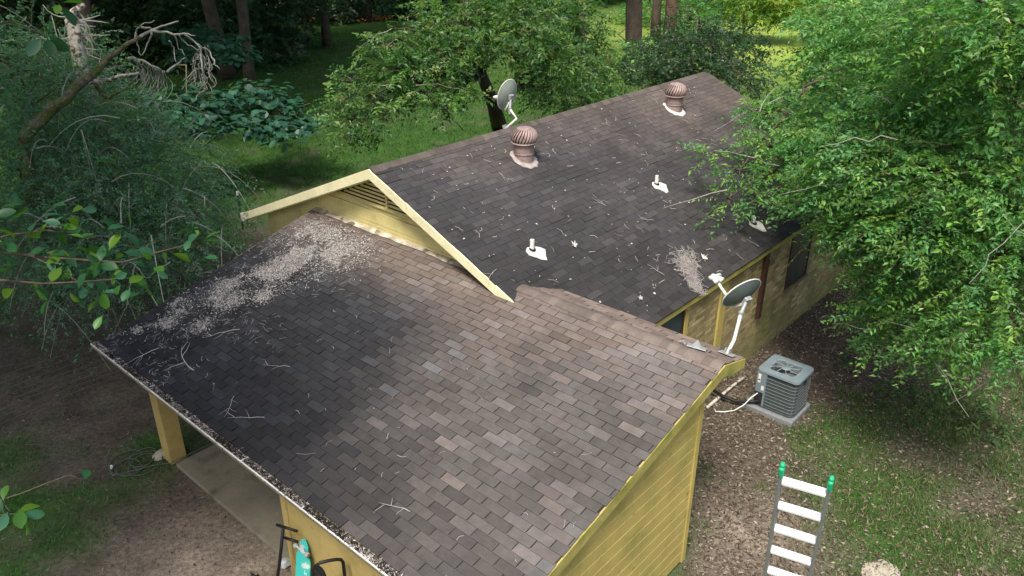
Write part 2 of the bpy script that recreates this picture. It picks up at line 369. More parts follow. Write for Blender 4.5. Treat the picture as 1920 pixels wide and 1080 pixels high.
def joined_tabs(lay, idx, name, parent, thin=0.0):
    T, cen, tint, U, Vv, Nn, O = lay; n = len(idx)
    lift = rng.uniform(-.002, .003, n) + np.where(rng.random(n) < .05, .006, 0) - thin
    loc = np.zeros((n, NTV, 3))
    for q, k in enumerate(idx):
        a, b, v0, v1 = T[k]; loc[q] = tab_verts(a, b, v0, v1, lift[q], GAP / 2 - thin, GAP / 2 - thin)
    Wd = O + loc[..., 0:1] * U + loc[..., 1:2] * Vv + loc[..., 2:3] * Nn
    F = (TABF[None] + (np.arange(n) * NTV)[:, None, None]).reshape(-1, 4)
    o = npmesh(name, Wd.reshape(-1, 3), F, M['shingle'], parent, tint=(tint[idx][:, None, :] * DARK[None]).reshape(-1, 3))
    o['kind'] = 'stuff'; return o
def single_tabs(lay, idx, parent):
    T, cen, tint, U, Vv, Nn, O = lay
    order = np.argsort(tint[idx].sum(1)); groups = np.array_split(order, 24)
    B = Matrix(((*[U[0], Vv[0], Nn[0]], 0), (*[U[1], Vv[1], Nn[1]], 0), (*[U[2], Vv[2], Nn[2]], 0), (0, 0, 0, 1)))
    for gset in groups:
        tc = tint[idx[gset]].mean(0)
        me = None
        for q in gset:
            a, b, v0, v1 = T[idx[q]]; full = abs((b - a) - TABW) < .02 and v1 - v0 > EXPO + .012
            if me is None or not full:
                vv = np.array(tab_verts(-(b - a) / 2, (b - a) / 2, 0, v1 - v0, 0, GAP / 2, GAP / 2))
                o = npmesh('shingle', vv, TABF, M['shingle'], None, tint=np.tile(tc if full else tint[idx[q]], (NTV, 1)) * DARK)
                if full: me = o.data
            else:
                o = bpy.data.objects.new('shingle', me); COL.objects.link(o)
            p = O + U * (a + b) / 2 + Vv * v0 + Nn * random.uniform(-.001, .003)
            o.matrix_world = Matrix.Translation(Vector(p)) @ B @ Matrix.Rotation(random.gauss(0, .005), 4, 'Z')
            o.parent = parent
ca = lay_a[1]; pxa = np.array([proj(p) for p in ca])
inside = (pxa[:, 0] > 0) & (pxa[:, 0] < 1920) & (pxa[:, 1] > 0) & (pxa[:, 1] < 1080)
dist = np.where(inside, np.linalg.norm(ca - CAM, axis=1), 1e9)
near = np.argsort(dist)[:290]; rest = np.setdiff1d(np.arange(len(ca)), near)
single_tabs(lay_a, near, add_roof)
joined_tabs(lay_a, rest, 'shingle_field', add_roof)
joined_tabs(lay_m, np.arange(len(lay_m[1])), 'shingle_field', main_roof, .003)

# ridge caps (bent shingles overlapping along the ridge)
def ridge_caps(P0, P1, left, right, step, wide, tintf, parent, name):
    P0 = np.array(P0, float); P1 = np.array(P1, float); d = (P1 - P0); L = np.linalg.norm(d); d /= L; n = int(L / step)
    left = np.array(left, float); right = np.array(right, float); up = np.array([0, 0, 1.0])
    Vs = []; Fs = []; tc = []
    for k in range(n):
        a = P0 + d * k * step; b = a + d * (step * 1.12); j = random.uniform(-.008, .008)
        h0, h1 = .013, .006
        ring = lambda p, h: [p + left * (wide + j) + up * (h - .008), p + left * .03 + up * (h + .004), p + right * .03 + up * (h + .004), p + right * (wide + j) + up * (h - .008)]
        q = ring(a, h1) + ring(b, h0) + [p - up * .02 for p in ring(b, h0)] + [p - up * .02 for p in ring(a, h1)]
        o = len(Vs); Vs += q
        Fs += [[o + x for x in f] for f in ((0, 1, 5, 4), (1, 2, 6, 5), (2, 3, 7, 6), (4, 5, 9, 8), (5, 6, 10, 9), (6, 7, 11, 10), (0, 4, 8, 12), (3, 15, 11, 7))]
        tk_ = np.array(tintf) * random.uniform(.78, 1.2); tc += [tk_] * 8 + [tk_ * .2] * 8
    o = npmesh(name, np.array(Vs), np.array(Fs), M['shingle'], parent, tint=np.array(tc)); o['kind'] = 'stuff'; return o
la = np.array([-1, 0, -SA]) / math.hypot(1, SA); ra = np.array([1, 0, -.27]) / math.hypot(1, .27)
ridge_caps((0, 0, ZR), (0, 3.4, ZR), la, ra, EXPO, .13, (.148, .122, .106), add_roof, 'ridge_cap')
lm = np.array([0, -1, -SM]) / math.hypot(1, SM); rm = np.array([0, 1, -SM]) / math.hypot(1, SM)
ridge_caps((MX0, MR_Y, MR_Z), (MX1 - .02, MR_Y, MR_Z), lm, rm, EXPO, .14, (.095, .08, .07), main_roof, 'ridge_cap')
# short rear slope of the low ridge
Tn = lay_shingles(np.array([.57, -.01, ZR - .27 * .57 - .014]), (0, 1, 0), np.array([-1, 0, .27]) / math.hypot(1, .27), 3.45, .57 * math.hypot(1, .27) - .06, lambda p: True,
                  lambda P, n: np.array([.18, .14, .12]) * rng.uniform(.75, 1.2, (n, 1)))
joined_tabs(flip(Tn, 3.45), np.arange(len(Tn[0])), 'shingle_field', back_lip)

# rakes, fascias, soffits
def rake(poly, d, name, m): return MB().prism(poly, d).build(name, m, HOUSE, bevel=.004)
rk = .175
rake([(MX0, MR_Y, MR_Z - .014), (MX0, MB_Y, zm(MB_Y) - .014), (MX0, MB_Y, zm(MB_Y) - rk), (MX0, MR_Y, MR_Z - rk - .015)], (-.03, 0, 0), 'rake_board', M['trim'])
rake([(MX0, 3.0, zm(3.0) - .014), (MX0, MR_Y - .002, MR_Z - .014), (MX0, MR_Y - .002, MR_Z - rk - .015), (MX0, 3.0, zm(3.0) - rk)], (-.03, 0, 0), 'rake_board', M['trim'])
MB().box((MX0 - .04, MB_Y - .03, zm(MB_Y) - .19), (MX0 + .35, MB_Y + .06, zm(MB_Y) - .02)).build('eave_end_cap', M['gutter'], HOUSE, bevel=.01)
rake([(MX0 + .003, MR_Y, MR_Z - rk - .03), (MX0 + .003, MB_Y, zm(MB_Y) - rk - .03), (-.002, MB_Y, zm(MB_Y) - rk - .03), (-.002, MR_Y, MR_Z - rk - .03)], (0, 0, .02), 'soffit', M['gable'])
rake([(MX0 + .003, 3.0, zm(3.0) - rk - .03), (MX0 + .003, MR_Y, MR_Z - rk - .03), (-.002, MR_Y, MR_Z - rk - .03), (-.002, 3.0, zm(3.0) - rk - .03)], (0, 0, .02), 'soffit', M['gable'])
MB().box((.57, ME_Y, zm(ME_Y) - .145), (MX1, ME_Y + .025, zm(ME_Y) - .022)).build('eave_fascia', M['rake'], HOUSE, bevel=.004)
MB().box((.57, ME_Y + .026, zm(ME_Y) - .145), (MX1, 2.1, zm(ME_Y) - .13)).build('soffit', M['rake'], HOUSE)
# low roof's right rake board with the little return over the ridge
rz_ = .17
MB().prism([(XE - .01, -.02, ZR + SA * XE - .016), (0, -.02, ZR - .016), (0, -.02, ZR - rz_ - .016), (XE - .01, -.02, ZR + SA * XE - rz_ - .016)], (0, .022, 0)).build('rake_board', M['rake'], HOUSE, bevel=.003)
MB().prism([(.002, -.02, ZR - .016), (.57, -.02, ZR - .17), (.55, -.02, ZR - .30), (.14, -.02, ZR - .262), (.10, -.02, ZR - rz_ - .04), (.002, -.02, ZR - rz_ - .016)], (0, .022, 0)).build('rake_return', M['rake'], HOUSE, bevel=.003)
MB().box((.56, -.02, ZR - .31), (.58, 3.0, ZR - .176)).build('lip_fascia', M['rake'], HOUSE)
MB().prism([(XE, .003, ZR + SA * XE - .12), (-.3, .003, ZR - SA * .3 - .12), (-.3, .10, ZR - SA * .3 - .12), (XE, .10, ZR + SA * XE - .12)], (0, 0, .02)).build('soffit', M['rake'], HOUSE)
# drip edge strip on the left rake of the low roof
MB().prism([(XE, YA1 + .012, ZR + SA * XE - .016), (-.02, YA1 + .012, ZR - .02), (-.02, YA1 + .012, ZR - .15), (XE, YA1 + .012, ZR + SA * XE - .15)], (0, .02, 0)).build('rake_board', M['rake'], HOUSE)

# gable wall: boards, frieze, louvred vent
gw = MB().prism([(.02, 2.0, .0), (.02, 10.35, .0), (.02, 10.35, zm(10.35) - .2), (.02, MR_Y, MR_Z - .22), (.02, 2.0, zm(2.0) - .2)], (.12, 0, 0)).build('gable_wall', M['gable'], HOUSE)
zr_under = lambda z: (MR_Z - .2 - z) / SM
def gable_board(z0, z1, th, name='siding_board', y0=None, y1=None, m=None):
    h = min(zr_under(z0), 3.95); h2 = min(zr_under(z1), 3.95)
    a0, a1 = (MR_Y - h, MR_Y + h) if y0 is None else (y0, y1); b0, b1 = (MR_Y - h2, MR_Y + h2) if y0 is None else (y0, y1)
    MB().prism([(.018, a0, z0), (.018, a1, z0), (.018, b1, z1), (.018, b0, z1)], (-th, 0, 0)).build(name, m or M['gable'], gw, bevel=.003)
z = 3.52
for k in range(2): gable_board(z + .002, z + .052, .022 + .006 * (k % 2)); z += .056
gable_board(3.29, 3.515, .034, 'frieze_board')
gable_board(3.14, 3.286, .028)
for k in range(15):
    z0 = 1.0 + k * .145; z1 = z0 + .142
    ya, yb = min(10.36, MR_Y + zr_under(z0)), min(10.36, MR_Y + zr_under(z1))
    if yb > 8.62: MB().prism([(.018, 8.6, z0), (.018, ya, z0), (.018, yb, z1), (.018, 8.6, z1)], (-.022, 0, 0)).build('siding_board', M['gable'], gw, bevel=.003)
GV = MB().prism([(.015, MR_Y - zr_under(3.64), 3.64), (.015, MR_Y + zr_under(3.64), 3.64), (.015, MR_Y, MR_Z - .24)], (.003, 0, 0)).build('gable_vent', M['black'], HOUSE)
z = 3.645
while z < 4.16:
    h = zr_under(z + .03)
    MB().prism([(-.034, MR_Y - h, z - .006), (-.034, MR_Y + h, z - .006), (-.016, MR_Y + h - .02, z + .026), (-.016, MR_Y - h + .02, z + .026)], (.008, 0, -.003)).build('slat', M['gable'], GV)
    z += .070
MB().box((-.052, 6.36, 3.63), (-.03, 6.41, 4.17)).build('mullion', M['gable'], GV)
MB().box((-.05, MR_Y - zr_under(3.64), 3.628), (.01, MR_Y + zr_under(3.64), 3.643)).build('sill', M['gable'], GV)
# flashing strip and cement smear where the low roof meets the gable
fl = MB()
pts = np.linspace(3.5, YA1, 60)
for a, b in zip(pts[:-1], pts[1:]):
    wa = .07 + .10 * float(fnoise(a, 0, .5, 31)); wb = .07 + .10 * float(fnoise(b, 0, .5, 31))
    q = lambda y, w, l: (-w, y, ZR - SA * w + l)
    fl.add([q(a, .0, .016), q(b, .0, .016), q(b, wb, .013), q(a, wa, .013), (-.013, a, ZR + .06), (-.013, b, ZR + .06)], [(0, 3, 2, 1), (0, 1, 5, 4)])
fl.build('flashing', mat('peeling_flashing', (.42, .37, .29), rough=.8, noise=[(5, .6, 1.15)], mix2=[((.62, .58, .48), 3.5, .5, .58), ((.16, .12, .09), 4.5, .55, .62)]), HOUSE)

# side wall of the store room (faces the yard on the right)
sw = MB().prism([(-4.08, .128, 0), (-.33, .128, 0), (-.33, .128, ZR - .25), (-4.08, .128, ZR - 4.08 * SA - .2)], (0, .07, 0)).build('side_wall', M['deck'], HOUSE)
zroof = lambda x: ZR + SA * x - rz_ + .05
def clip_board(z0, z1, y, x0, x1):
    """board outline cut by the sloping roof line; returns polygon in x,z"""
    poly = [(x0, z0), (x1, z0), (x1, z1), (x0, z1)]; out = []
    ins = lambda p: zroof(p[0]) - .175 - p[1]
    for a, b in zip(poly, poly[1:] + poly[:1]):
        da, db = ins(a), ins(b)
        if da >= 0: out.append(a)
        if da * db < 0: t = da / (da - db); out.append((a[0] + (b[0] - a[0]) * t, a[1] + (b[1] - a[1]) * t))
    return out
z = .06
while z < 3.0:
    po = clip_board(z, z + .183, .12, -4.09, -.315)
    if len(po) >= 3:
        zb = z
        n_ = len(po)
        f = [(x, .092, zz) for x, zz in po]; b = [(x, .125, zz) for x, zz in po]
        bd = MB().add(f + b, [tuple(range(n_)), tuple(range(n_, 2 * n_))[::-1]] + [(i_, n_ + i_, n_ + (i_ + 1) % n_, (i_ + 1) % n_) for i_ in range(n_)])
        pc = clip_board(z + .183, z + .197, .12, -4.09, -.315)       # coved upper edge of drop siding
        if len(pc) >= 3: bd.add([(x, .0915 + .012 * ((zz - z - .183) / .014), zz) for x, zz in pc], [tuple(range(len(pc)))])
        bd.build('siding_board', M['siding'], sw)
    z += .198
MB().prism([(-4.09, .086, zroof(-4.09) - .158), (-.335, .086, zroof(-.335) - .158), (-.335, .086, zroof(-.335)), (-4.09, .086, zroof(-4.09))], (0, .03, 0)).build('frieze_board', M['siding'], HOUSE, bevel=.003)
MB().prism([(-.335, .075, .03), (-.245, .075, .03), (-.245, .075, 2.90), (-.335, .075, 2.88)], (0, .1, 0)).build('corner_board', M['siding'], HOUSE, bevel=.004)
MB().box((-.34, .15, 0), (-.255, 1.95, 2.9)).build('store_room_rear_wall', M['siding'], HOUSE)
# front wall panel under the gutter with edge trim
MB().box((-4.10, .10, .03), (-4.03, 3.86, 1.97)).build('front_wall', M['ochre'], HOUSE)
MB().box((-4.122, 3.80, .03), (-4.0, 3.92, 1.98)).build('edge_trim', M['ochre'], HOUSE, bevel=.005)
MB().prism([(-4.03, 3.80, .05), (-.1, 3.80, .05), (-.1, 3.80, ZR - .13), (-4.03, 3.80, ZR - 4.03 * SA - .11)], (0, .1, 0)).build('store_room_wall', M['ochre'], HOUSE)
MB().box((-4.14, 3.92, 1.80), (-3.86, 8.5, 1.985)).build('carport_beam', M['ochre'], HOUSE, bevel=.006)
MB().box((-4.03, 7.52, -.05), (-3.76, 7.78, 1.80)).build('post', M['ochre'], HOUSE, bevel=.006)
MB().prism([(XE, .1, ZR + SA * XE - .055), (-.03, .1, ZR - .063), (-.03, YA1, ZR - .063), (XE, YA1, ZR + SA * XE - .055)], (0, 0, -.012)).build('carport_ceiling', M['ochre'], HOUSE)

# gutter with rotten leaf litter
ZE = ZR + SA * XE
GX0, GX1 = XE - .012, XE - .125
gz = ZE - .02
prof = [(GX0, gz), (GX0, gz - .09), (GX1 + .02, gz - .09), (GX1, gz - .03), (GX1, gz), (GX1 + .012, gz + .006), (GX1 + .014, gz - .004), (GX1 + .006, gz - .03), (GX1 + .026, gz - .084), (GX0 - .006, gz - .084), (GX0 - .006, gz)]
gut = MB(); y0_, y1_ = .0, YA1 + .1
gut.add([(x, y0_, zz) for x, zz in prof] + [(x, y1_, zz) for x, zz in prof], [(i_, (i_ + 1) % 11, 11 + (i_ + 1) % 11, 11 + i_) for i_ in range(11)])
gut.box((GX1, y1_ - .006, gz - .09), (GX0, y1_, gz)); gut.box((GX1, y0_, gz - .09), (GX0, y0_ + .006, gz))
GUT = gut.build('gutter', mat('stained_gutter_face', (.30, .26, .17), rough=.6, noise=[(6, .6, 1.2)]), HOUSE)
MB().box((GX1 - .004, y0_, gz - .012), (GX1 + .013, y1_, gz + .008)).build('gutter_rim', M['gutter'], GUT, bevel=.004)
for yy in (8.28, 7.83, 6.7, 5.55, 4.2, 2.9, 1.7, .7):
    MB().box((GX1, yy - .008, gz + .002), (GX0 + .03, yy + .008, gz + .012)).build('hanger_strap', M['gutter'], GUT)

def leaf_quads(P, D, Nrm, L, Wd, fold=.25, droop=0.0):
    """folded diamond leaves: 4 verts, 2 tris each"""
    D = D / np.linalg.norm(D, axis=1, keepdims=True); S = np.cross(D, Nrm); S /= (np.linalg.norm(S, axis=1, keepdims=True) + 1e-9)
    Nn = np.cross(S, D); L = np.asarray(L)[:, None]; Wd = np.asarray(Wd)[:, None]
    n = len(P); V = np.empty((n, 4, 3))
    V[:, 0] = P; mid = P + D * L * .45
    V[:, 1] = mid + S * Wd * .5 + Nn * Wd * fold * .5; V[:, 3] = mid - S * Wd * .5 + Nn * Wd * fold * .5
    V[:, 2] = P + D * L - np.array([0, 0, 1]) * droop * L
    b = (np.arange(n) * 4)[:, None]
    F = np.concatenate([b + np.array([[0, 1, 2]]), b + np.array([[0, 2, 3]])], 0)
    return V.reshape(-1, 3), F
def unit(n, g=rng):
    v = g.normal(size=(n, 3)); return v / np.linalg.norm(v, axis=1, keepdims=True)
def litter(name, P, Nbase, tints, L, wr, m, parent=None, tilt=.5):
    n = len(P); D = unit(n); D -= Nbase * (D * Nbase).sum(1, keepdims=True) * (1 - .25)
    Nn = Nbase + unit(n) * tilt
    V, F = leaf_quads(P, D, Nn, L, L * wr, .4)
    return npmesh(name, V, F, m, parent, tint=np.repeat(tints, 4, 0))
n = 13000
P = np.stack([rng.uniform(GX1 + .012, GX0 - .022, n), rng.uniform(.01, YA1 + .06, n), np.zeros(n)], 1)
P[:, 2] = gz - .035 + .03 * rng.random(n) + .03 * fnoise(P[:, 1], P[:, 0], .3, 41) + .02 * sstep(GX1, GX0, P[:, 0])
t_ = np.where(rng.random((n, 1)) < .30 + .5 * (vnoise(P[:, 1], P[:, 0] * 0, .35, 44)[:, None] - .5), np.array([[.48, .44, .41]]), np.array([[.035, .028, .023]])) * rng.uniform(.6, 1.3, (n, 1))
o = litter('gutter_litter', P, np.tile([[0, 0, 1.0]], (n, 1)), t_, rng.uniform(.012, .05, n), rng.uniform(.12, .4, n), M['debris'], GUT, .9); o['kind'] = 'stuff'

# brick wall
BW_Y = 1.97
bw = MB().box((.0, BW_Y + .0045, -.2), (10.42, BW_Y + .14, 2.42)).build('brick_wall', M['mortar'], HOUSE)
BL, BH, JT = .200, .0635, .011
openings = [(1.35, 2.52, .9, 2.42), (6.70, 7.76, 1.10, 2.42)]
bricks = []
for j in range(33):
    z0 = -.06 + j * (BH + JT)
    for k in range(-1, 51):
        x0 = k * (BL + JT) + (j % 2) * (BL + JT) / 2; x1 = x0 + BL
        x0c, x1c = max(x0, .02), min(x1, 10.4)
        for (a, b, c0, c1) in openings:
            if z0 + BH > c0 and z0 < c1:
                if x0c >= a - .02 and x1c <= b + .02: x1c = x0c
                elif x0c < a < x1c: x1c = a
                elif x0c < b < x1c: x0c = b
        if x1c - x0c > .04: bricks.append((x0c, x1c, z0))
B_ = np.array(bricks); nb = len(B_)
cen = np.stack([(B_[:, 0] + B_[:, 1]) / 2, np.full(nb, BW_Y), B_[:, 2] + BH / 2], 1)
br = rng.random((nb, 1)); bt = np.where(br < .4, [[.36, .285, .145]], np.where(br < .72, [[.30, .245, .120]], np.where(br < .88, [[.44, .36, .20]], [[.22, .18, .09]]))) * rng.uniform(.8, 1.18, (nb, 1))
moss = (sstep(.55, .1, cen[:, 2] / 2.4 + .9 * (fnoise(cen[:, 0], cen[:, 2], .9, 51) - .5)) * .6)[:, None]
bt = bt * (1 - moss) + np.array([.13, .14, .035]) * moss
pb = np.array([proj(p) for p in cen])
vis = ((pb[:, 1] < 610 + .42 * (pb[:, 0] - 1237)) | (pb[:, 0] > 1400)) & (pb[:, 0] < 1560) & (pb[:, 0] > 1240)
ds = np.where(vis, np.linalg.norm(cen - CAM, axis=1), 1e9)
nearb = np.argsort(ds)[:290]; nearb = nearb[ds[nearb] < 1e8]; restb = np.setdiff1d(np.arange(nb), nearb)
def brick_v(x0, x1, z0, dy): return [(x0, BW_Y - dy, z0), (x1, BW_Y - dy, z0), (x1, BW_Y - dy, z0 + BH), (x0, BW_Y - dy, z0 + BH), (x0, BW_Y + .05, z0), (x1, BW_Y + .05, z0), (x1, BW_Y + .05, z0 + BH), (x0, BW_Y + .05, z0 + BH)]
BF = np.array([(0, 1, 2, 3), (0, 4, 5, 1), (1, 5, 6, 2), (2, 6, 7, 3), (3, 7, 4, 0)])
Vb = np.concatenate([brick_v(*B_[k], random.uniform(-.0008, .0008)) for k in restb]); Fb = (BF[None] + (np.arange(len(restb)) * 8)[:, None, None]).reshape(-1, 4)
o = npmesh('brick_field', Vb, Fb, M['brick'], bw, tint=np.repeat(bt[restb], 8, 0)); o['kind'] = 'stuff'
bmesh_cache = {}
for k in nearb:
    x0, x1, z0 = B_[k]; key = int(bt[k].sum() * 30) if x1 - x0 > .19 else None
    if key is not None and key in bmesh_cache:
        o = bpy.data.objects.new('brick', bmesh_cache[key]); link(o, bw)
    else:
        vv = np.array(brick_v(-(x1 - x0) / 2, (x1 - x0) / 2, 0, 0)) - np.array([0, BW_Y, 0])
        o = npmesh('brick', vv, BF, M['brick'], bw, tint=np.tile(bt[k], (8, 1)))
        if key is not None: bmesh_cache[key] = o.data
    o.location = ((x0 + x1) / 2, BW_Y + random.uniform(-.0008, .0008), z0)
# windows in the brick wall, trim board and downspout
for (a, b, c0, c1) in openings:
    w = MB().box((a, BW_Y - .018, c0), (a + .05, BW_Y + .05, c1)).box((b - .05, BW_Y - .018, c0), (b, BW_Y + .05, c1)).box((a + .05, BW_Y - .018, c0), (b - .05, BW_Y + .05, c0 + .05)).box((a + .05, BW_Y - .012, (c0 + c1) / 2 - .02), (b - .05, BW_Y + .04, (c0 + c1) / 2 + .02)).build('window', M['brown'], HOUSE)
    MB().box((a + .045, BW_Y - .006, c0 + .045), (b - .045, BW_Y + .006, c1)).build('pane', M['glass'], w)
    MB().box((a - .04, BW_Y - .06, c0 - .05), (b + .04, BW_Y + .02, c0 - .002)).build('sill', M['mortar'], w)
MB().box((2.54, BW_Y - .03, .6), (2.64, BW_Y - .003, 2.36)).build('window_casing', M['siding'], HOUSE)
MB().box((3.74, BW_Y - .045, -.05), (3.96, BW_Y - .003, 2.36)).build('trim_board', M['siding'], HOUSE, bevel=.004)
ds_ = MB().box((5.42, BW_Y - .075, .95), (5.56, BW_Y - .004, 2.36)).build('shutter_board', M['brown'], HOUSE, bevel=.006)
MB().box((10.36, 1.96, -.1), (10.46, 10.3, zm(2.0) - .2)).build('far_wall', M['mortar'], HOUSE)
MB().box((.15, 10.2, -.1), (10.36, 10.3, 2.4)).build('rear_wall', M['mortar'], HOUSE)


# ------------------------------------------------------------------ roof fittings
def turbine(base, label, patch, rz):
    x, y, z = base
    t = empty('turbine_vent', (x, y, z), rz); tag(t, label, 'roof vent', 'turbine vents near the main ridge')
    tilt = Matrix.Rotation(math.atan(SM), 4, 'X')
    MB().lathe([(.178, -.12), (.180, .10), (.197, .30)], 32, cap=False).build('neck', M['turbine'], t, smooth=True)
    MB().lathe([(.188, .10), (.194, .105), (.194, .115), (.189, .12)], 32, cap=False).build('band', M['turbine'], t, smooth=True)
    MB().lathe([(.20, .29), (.235, .295), (.238, .315), (.20, .32)], 32, cap=False).build('collar', M['turbine'], t, smooth=True)
    MB().lathe([(.01, .30), (.16, .31), (.205, .40), (.17, .50), (.01, .555)], 24).build('core', M['turbine_dark'], t, smooth=True)
    nf = 24
    zs = np.linspace(0, 1, 9)
    prof = [(.252 * math.sqrt(max(.02, 1 - ((q - .36) / .80) ** 2)) - .020 * (1 - q) ** 3, .305 + .262 * q) for q in zs]
    f0 = None
    for k in range(nf):
        m = MB(); a0 = 2 * math.pi * k / nf; vs = []
        for (r, zz), q in zip(prof, zs):
            sw = .42 * q
            a = a0 + sw; w = 2 * math.pi / nf * .70
            vs.append(((r - .012) * math.cos(a), (r - .012) * math.sin(a), zz)); vs.append((r * 1.02 * math.cos(a + w * .5), r * 1.02 * math.sin(a + w * .5), zz)); vs.append((r * math.cos(a + w), r * math.sin(a + w), zz))
        n_ = len(zs)
        m.add(vs, [(3 * i_, 3 * i_ + 1, 3 * i_ + 4, 3 * i_ + 3) for i_ in range(n_ - 1)] + [(3 * i_ + 1, 3 * i_ + 2, 3 * i_ + 5, 3 * i_ + 4) for i_ in range(n_ - 1)])
        m.build('fin', M['turbine'], t, smooth=True)
    MB().lathe([(.150, .555), (.135, .572), (.07, .588), (.005, .592)], 24).build('cap', M['turbine'], t, smooth=True)
    # flashing plate on the slope
    pl = MB(); n_ = 28; ring = []
    for k in range(n_):
        a = 2 * math.pi * k / n_; r = .235 + .022 * random.uniform(-1, 1) + .04 * max(0, math.cos(a + 1.9))
        ring.append((r * math.cos(a), r * math.sin(a)))
    top = [(px_, py_, SM * py_ + .022) for px_, py_ in ring]; bot = [(px_ * 1.04, py_ * 1.04, SM * py_ * 1.04 + .004) for px_, py_ in ring]
    Mz = Matrix.Rotation(-rz, 4, 'Z')
    vs = [Mz @ Vector(p) for p in top + bot]
    pl.add(vs, [tuple(range(n_))] + [(i_, n_ + i_, n_ + (i_ + 1) % n_, (i_ + 1) % n_) for i_ in range(n_)])
    pl.build('flashing_plate', patch, t)
    return t
turbine((2.63, 5.62, zm(5.62)), 'mauve spinning turbine vent beside the satellite dish, nearer the gable', M['pinkflash'], .2)
turbine((7.86, 5.62, zm(5.62)), 'mauve turbine vent at the far end of the ridge with white flashing', M['cement'], .9)

def vent_pipe(p, label, h, r, dark):
    x, y, z = p
    t = empty('vent_pipe', (x, y, z)); tag(t, label, 'vent pipe', 'plumbing vents on the main roof')
    q = MB(); q.lathe([(r, -.05), (r, h)], 16, cap=False); q.lathe([(r, h), (r * .8, h), (r * .8, h - .06)], 16, cap=False); q.lathe([(r * .8, h - .06), (.001, h - .06)], 16, cap=False)
    q.build('pipe', M['white'], t, smooth=False)
    MB().lathe([(r * 1.9, -.02), (r * 1.55, .035), (r * 1.05, .05)], 18, Matrix.Rotation(math.atan(SM) * .7, 4, 'X'), cap=False).build('boot', M['rubber'], t, smooth=True)
    # irregular sealant patch spread down the slope
    pl = [(-.11, .03), (-.05, .07), (.04, .05), (.10, .02), (.17, -.03), (.20, -.10), (.13, -.17), (.06, -.25), (-.02, -.22), (-.05, -.14), (-.12, -.05)]
    pl = [(a * random.uniform(.85, 1.1), b * random.uniform(.85, 1.1)) for a, b in pl]; n_ = len(pl)
    top = [(a, b, SM * b + .024) for a, b in pl]; bot = [(a * 1.05, b * 1.05, SM * b * 1.05 + .003) for a, b in pl]
    MB().add(top + bot, [tuple(range(n_))[::-1]] + [(i_, (i_ + 1) % n_, n_ + (i_ + 1) % n_, n_ + i_) for i_ in range(n_)]).build('flashing', M['cement'], t)
vent_pipe((.80, 3.85, zm(3.85)), 'short white vent pipe nearest the gable rake with white flashing', .19, .036, 1)
vent_pipe((4.72, 4.03, zm(4.03)), 'slim white vent pipe in the middle of the main roof', .19, .033, 1)
vent_pipe((5.75, 2.42, zm(2.42)), 'white vent pipe near the eave under the green branch', .14, .042, 1)

def dish(base, mast_pts, centre, face, rx, ry, label, back, arm_end, foot_n):
    t = empty('satellite_dish', base); tag(t, label, 'satellite dish', 'satellite dishes on the roof')
    B = Vector(base); rel = lambda p: Vector(p) - B
    n = Vector(face).normalized(); side = n.cross(Vector((0, 0, 1))).normalized(); up = side.cross(n).normalized()
    c = rel(centre)
    def shell(off, name, m, rim=False):
        vs = []; fs = []; K = 40; J = 7
        for j in range(J + 1):
            q = j / J
            for k in range(K):
                a = 2 * math.pi * k / K
                vs.append(c + side * (rx * q * math.cos(a)) + up * (ry * q * math.sin(a)) + n * (.075 * q * q + off))
        for j in range(J):
            for k in range(K): fs.append((j * K + k, j * K + (k + 1) % K, (j + 1) * K + (k + 1) % K, (j + 1) * K + k))
        return MB().add(vs, fs).build(name, m, t, smooth=True)
    shell(-.006, 'reflector_back', back); shell(.004, 'reflector', M['dish_white'])
    m = MB(); pts = [c + side * (rx * math.cos(a)) + up * (ry * math.sin(a)) + n * .074 for a in np.linspace(0, 2 * math.pi, 49)]
    m.tube(pts, .010, 6, cap=False); m.build('rim', M['dish_white'], t, smooth=True)
    mp = [rel(p) for p in mast_pts]
    MB().tube(mp, .024, 12).build('mast', M['dish_white'], t, smooth=True)
    # bracket between mast head and the dish back
    top = mp[-1]; d = c - top
    br = MB(); br.box((-.06, -.09, -.09), (.05, .09, .09), Matrix.Translation(c - n * .055) @ Matrix((tuple([n.x, side.x, up.x]) + (0,), tuple([n.y, side.y, up.y]) + (0,), tuple([n.z, side.z, up.z]) + (0,), (0, 0, 0, 1))) @ Matrix.Scale(.55, 4))
    br.tube([top - Vector((0, 0, .10)), top + Vector((0, 0, .03))], .034, 12); br.tube([top, c - n * .05], .026, 8)
    br.build('bracket', M['galv'], t, bevel=.006)
    # feed arm from the lower edge out to the receiver head
    e = rel(arm_end); low = c - up * ry * 1.0 + n * .03
    MB().tube([c - n * .06 - up * .04, low, low + (e - low) * .5 , e], [.018, .022, .022, .02], 8).build('feed_arm', M['dish_white'], t, smooth=True)
    h = (c - e).normalized(); s2 = h.cross(Vector((0, 0, 1))).normalized()
    l = MB()
    l.tube([e - h * .05, e + h * .03], [.045, .05], 12); l.tube([e + h * .03 + s2 * .045, e + h * .10 + s2 * .05], [.034, .04], 12); l.tube([e + h * .03 - s2 * .045, e + h * .10 - s2 * .05], [.034, .04], 12)
    l.tube([e - s2 * .10 + Vector((0, 0, .02)), e + s2 * .10 + Vector((0, 0, .02))], .03, 10)
    l.build('receiver_head', M['dish_white'], t, smooth=True)
    fn = Vector(foot_n).normalized(); q = fn.to_track_quat('Z', 'Y').to_matrix().to_4x4()
    ft = MB(); ft.box((-.11, -.055, 0), (.11, .055, .012), q); ft.box((-.035, -.03, .012), (-.025, .03, .08), q); ft.box((.025, -.03, .012), (.035, .03, .08), q)
    ft.build('foot', M['galv'], t, bevel=.003)
    return t
zb = lambda x: ZR - .27 * x
b1 = np.array([.41, .17, zb(.41) + .012])
rd = math.dist(CAM, b1)
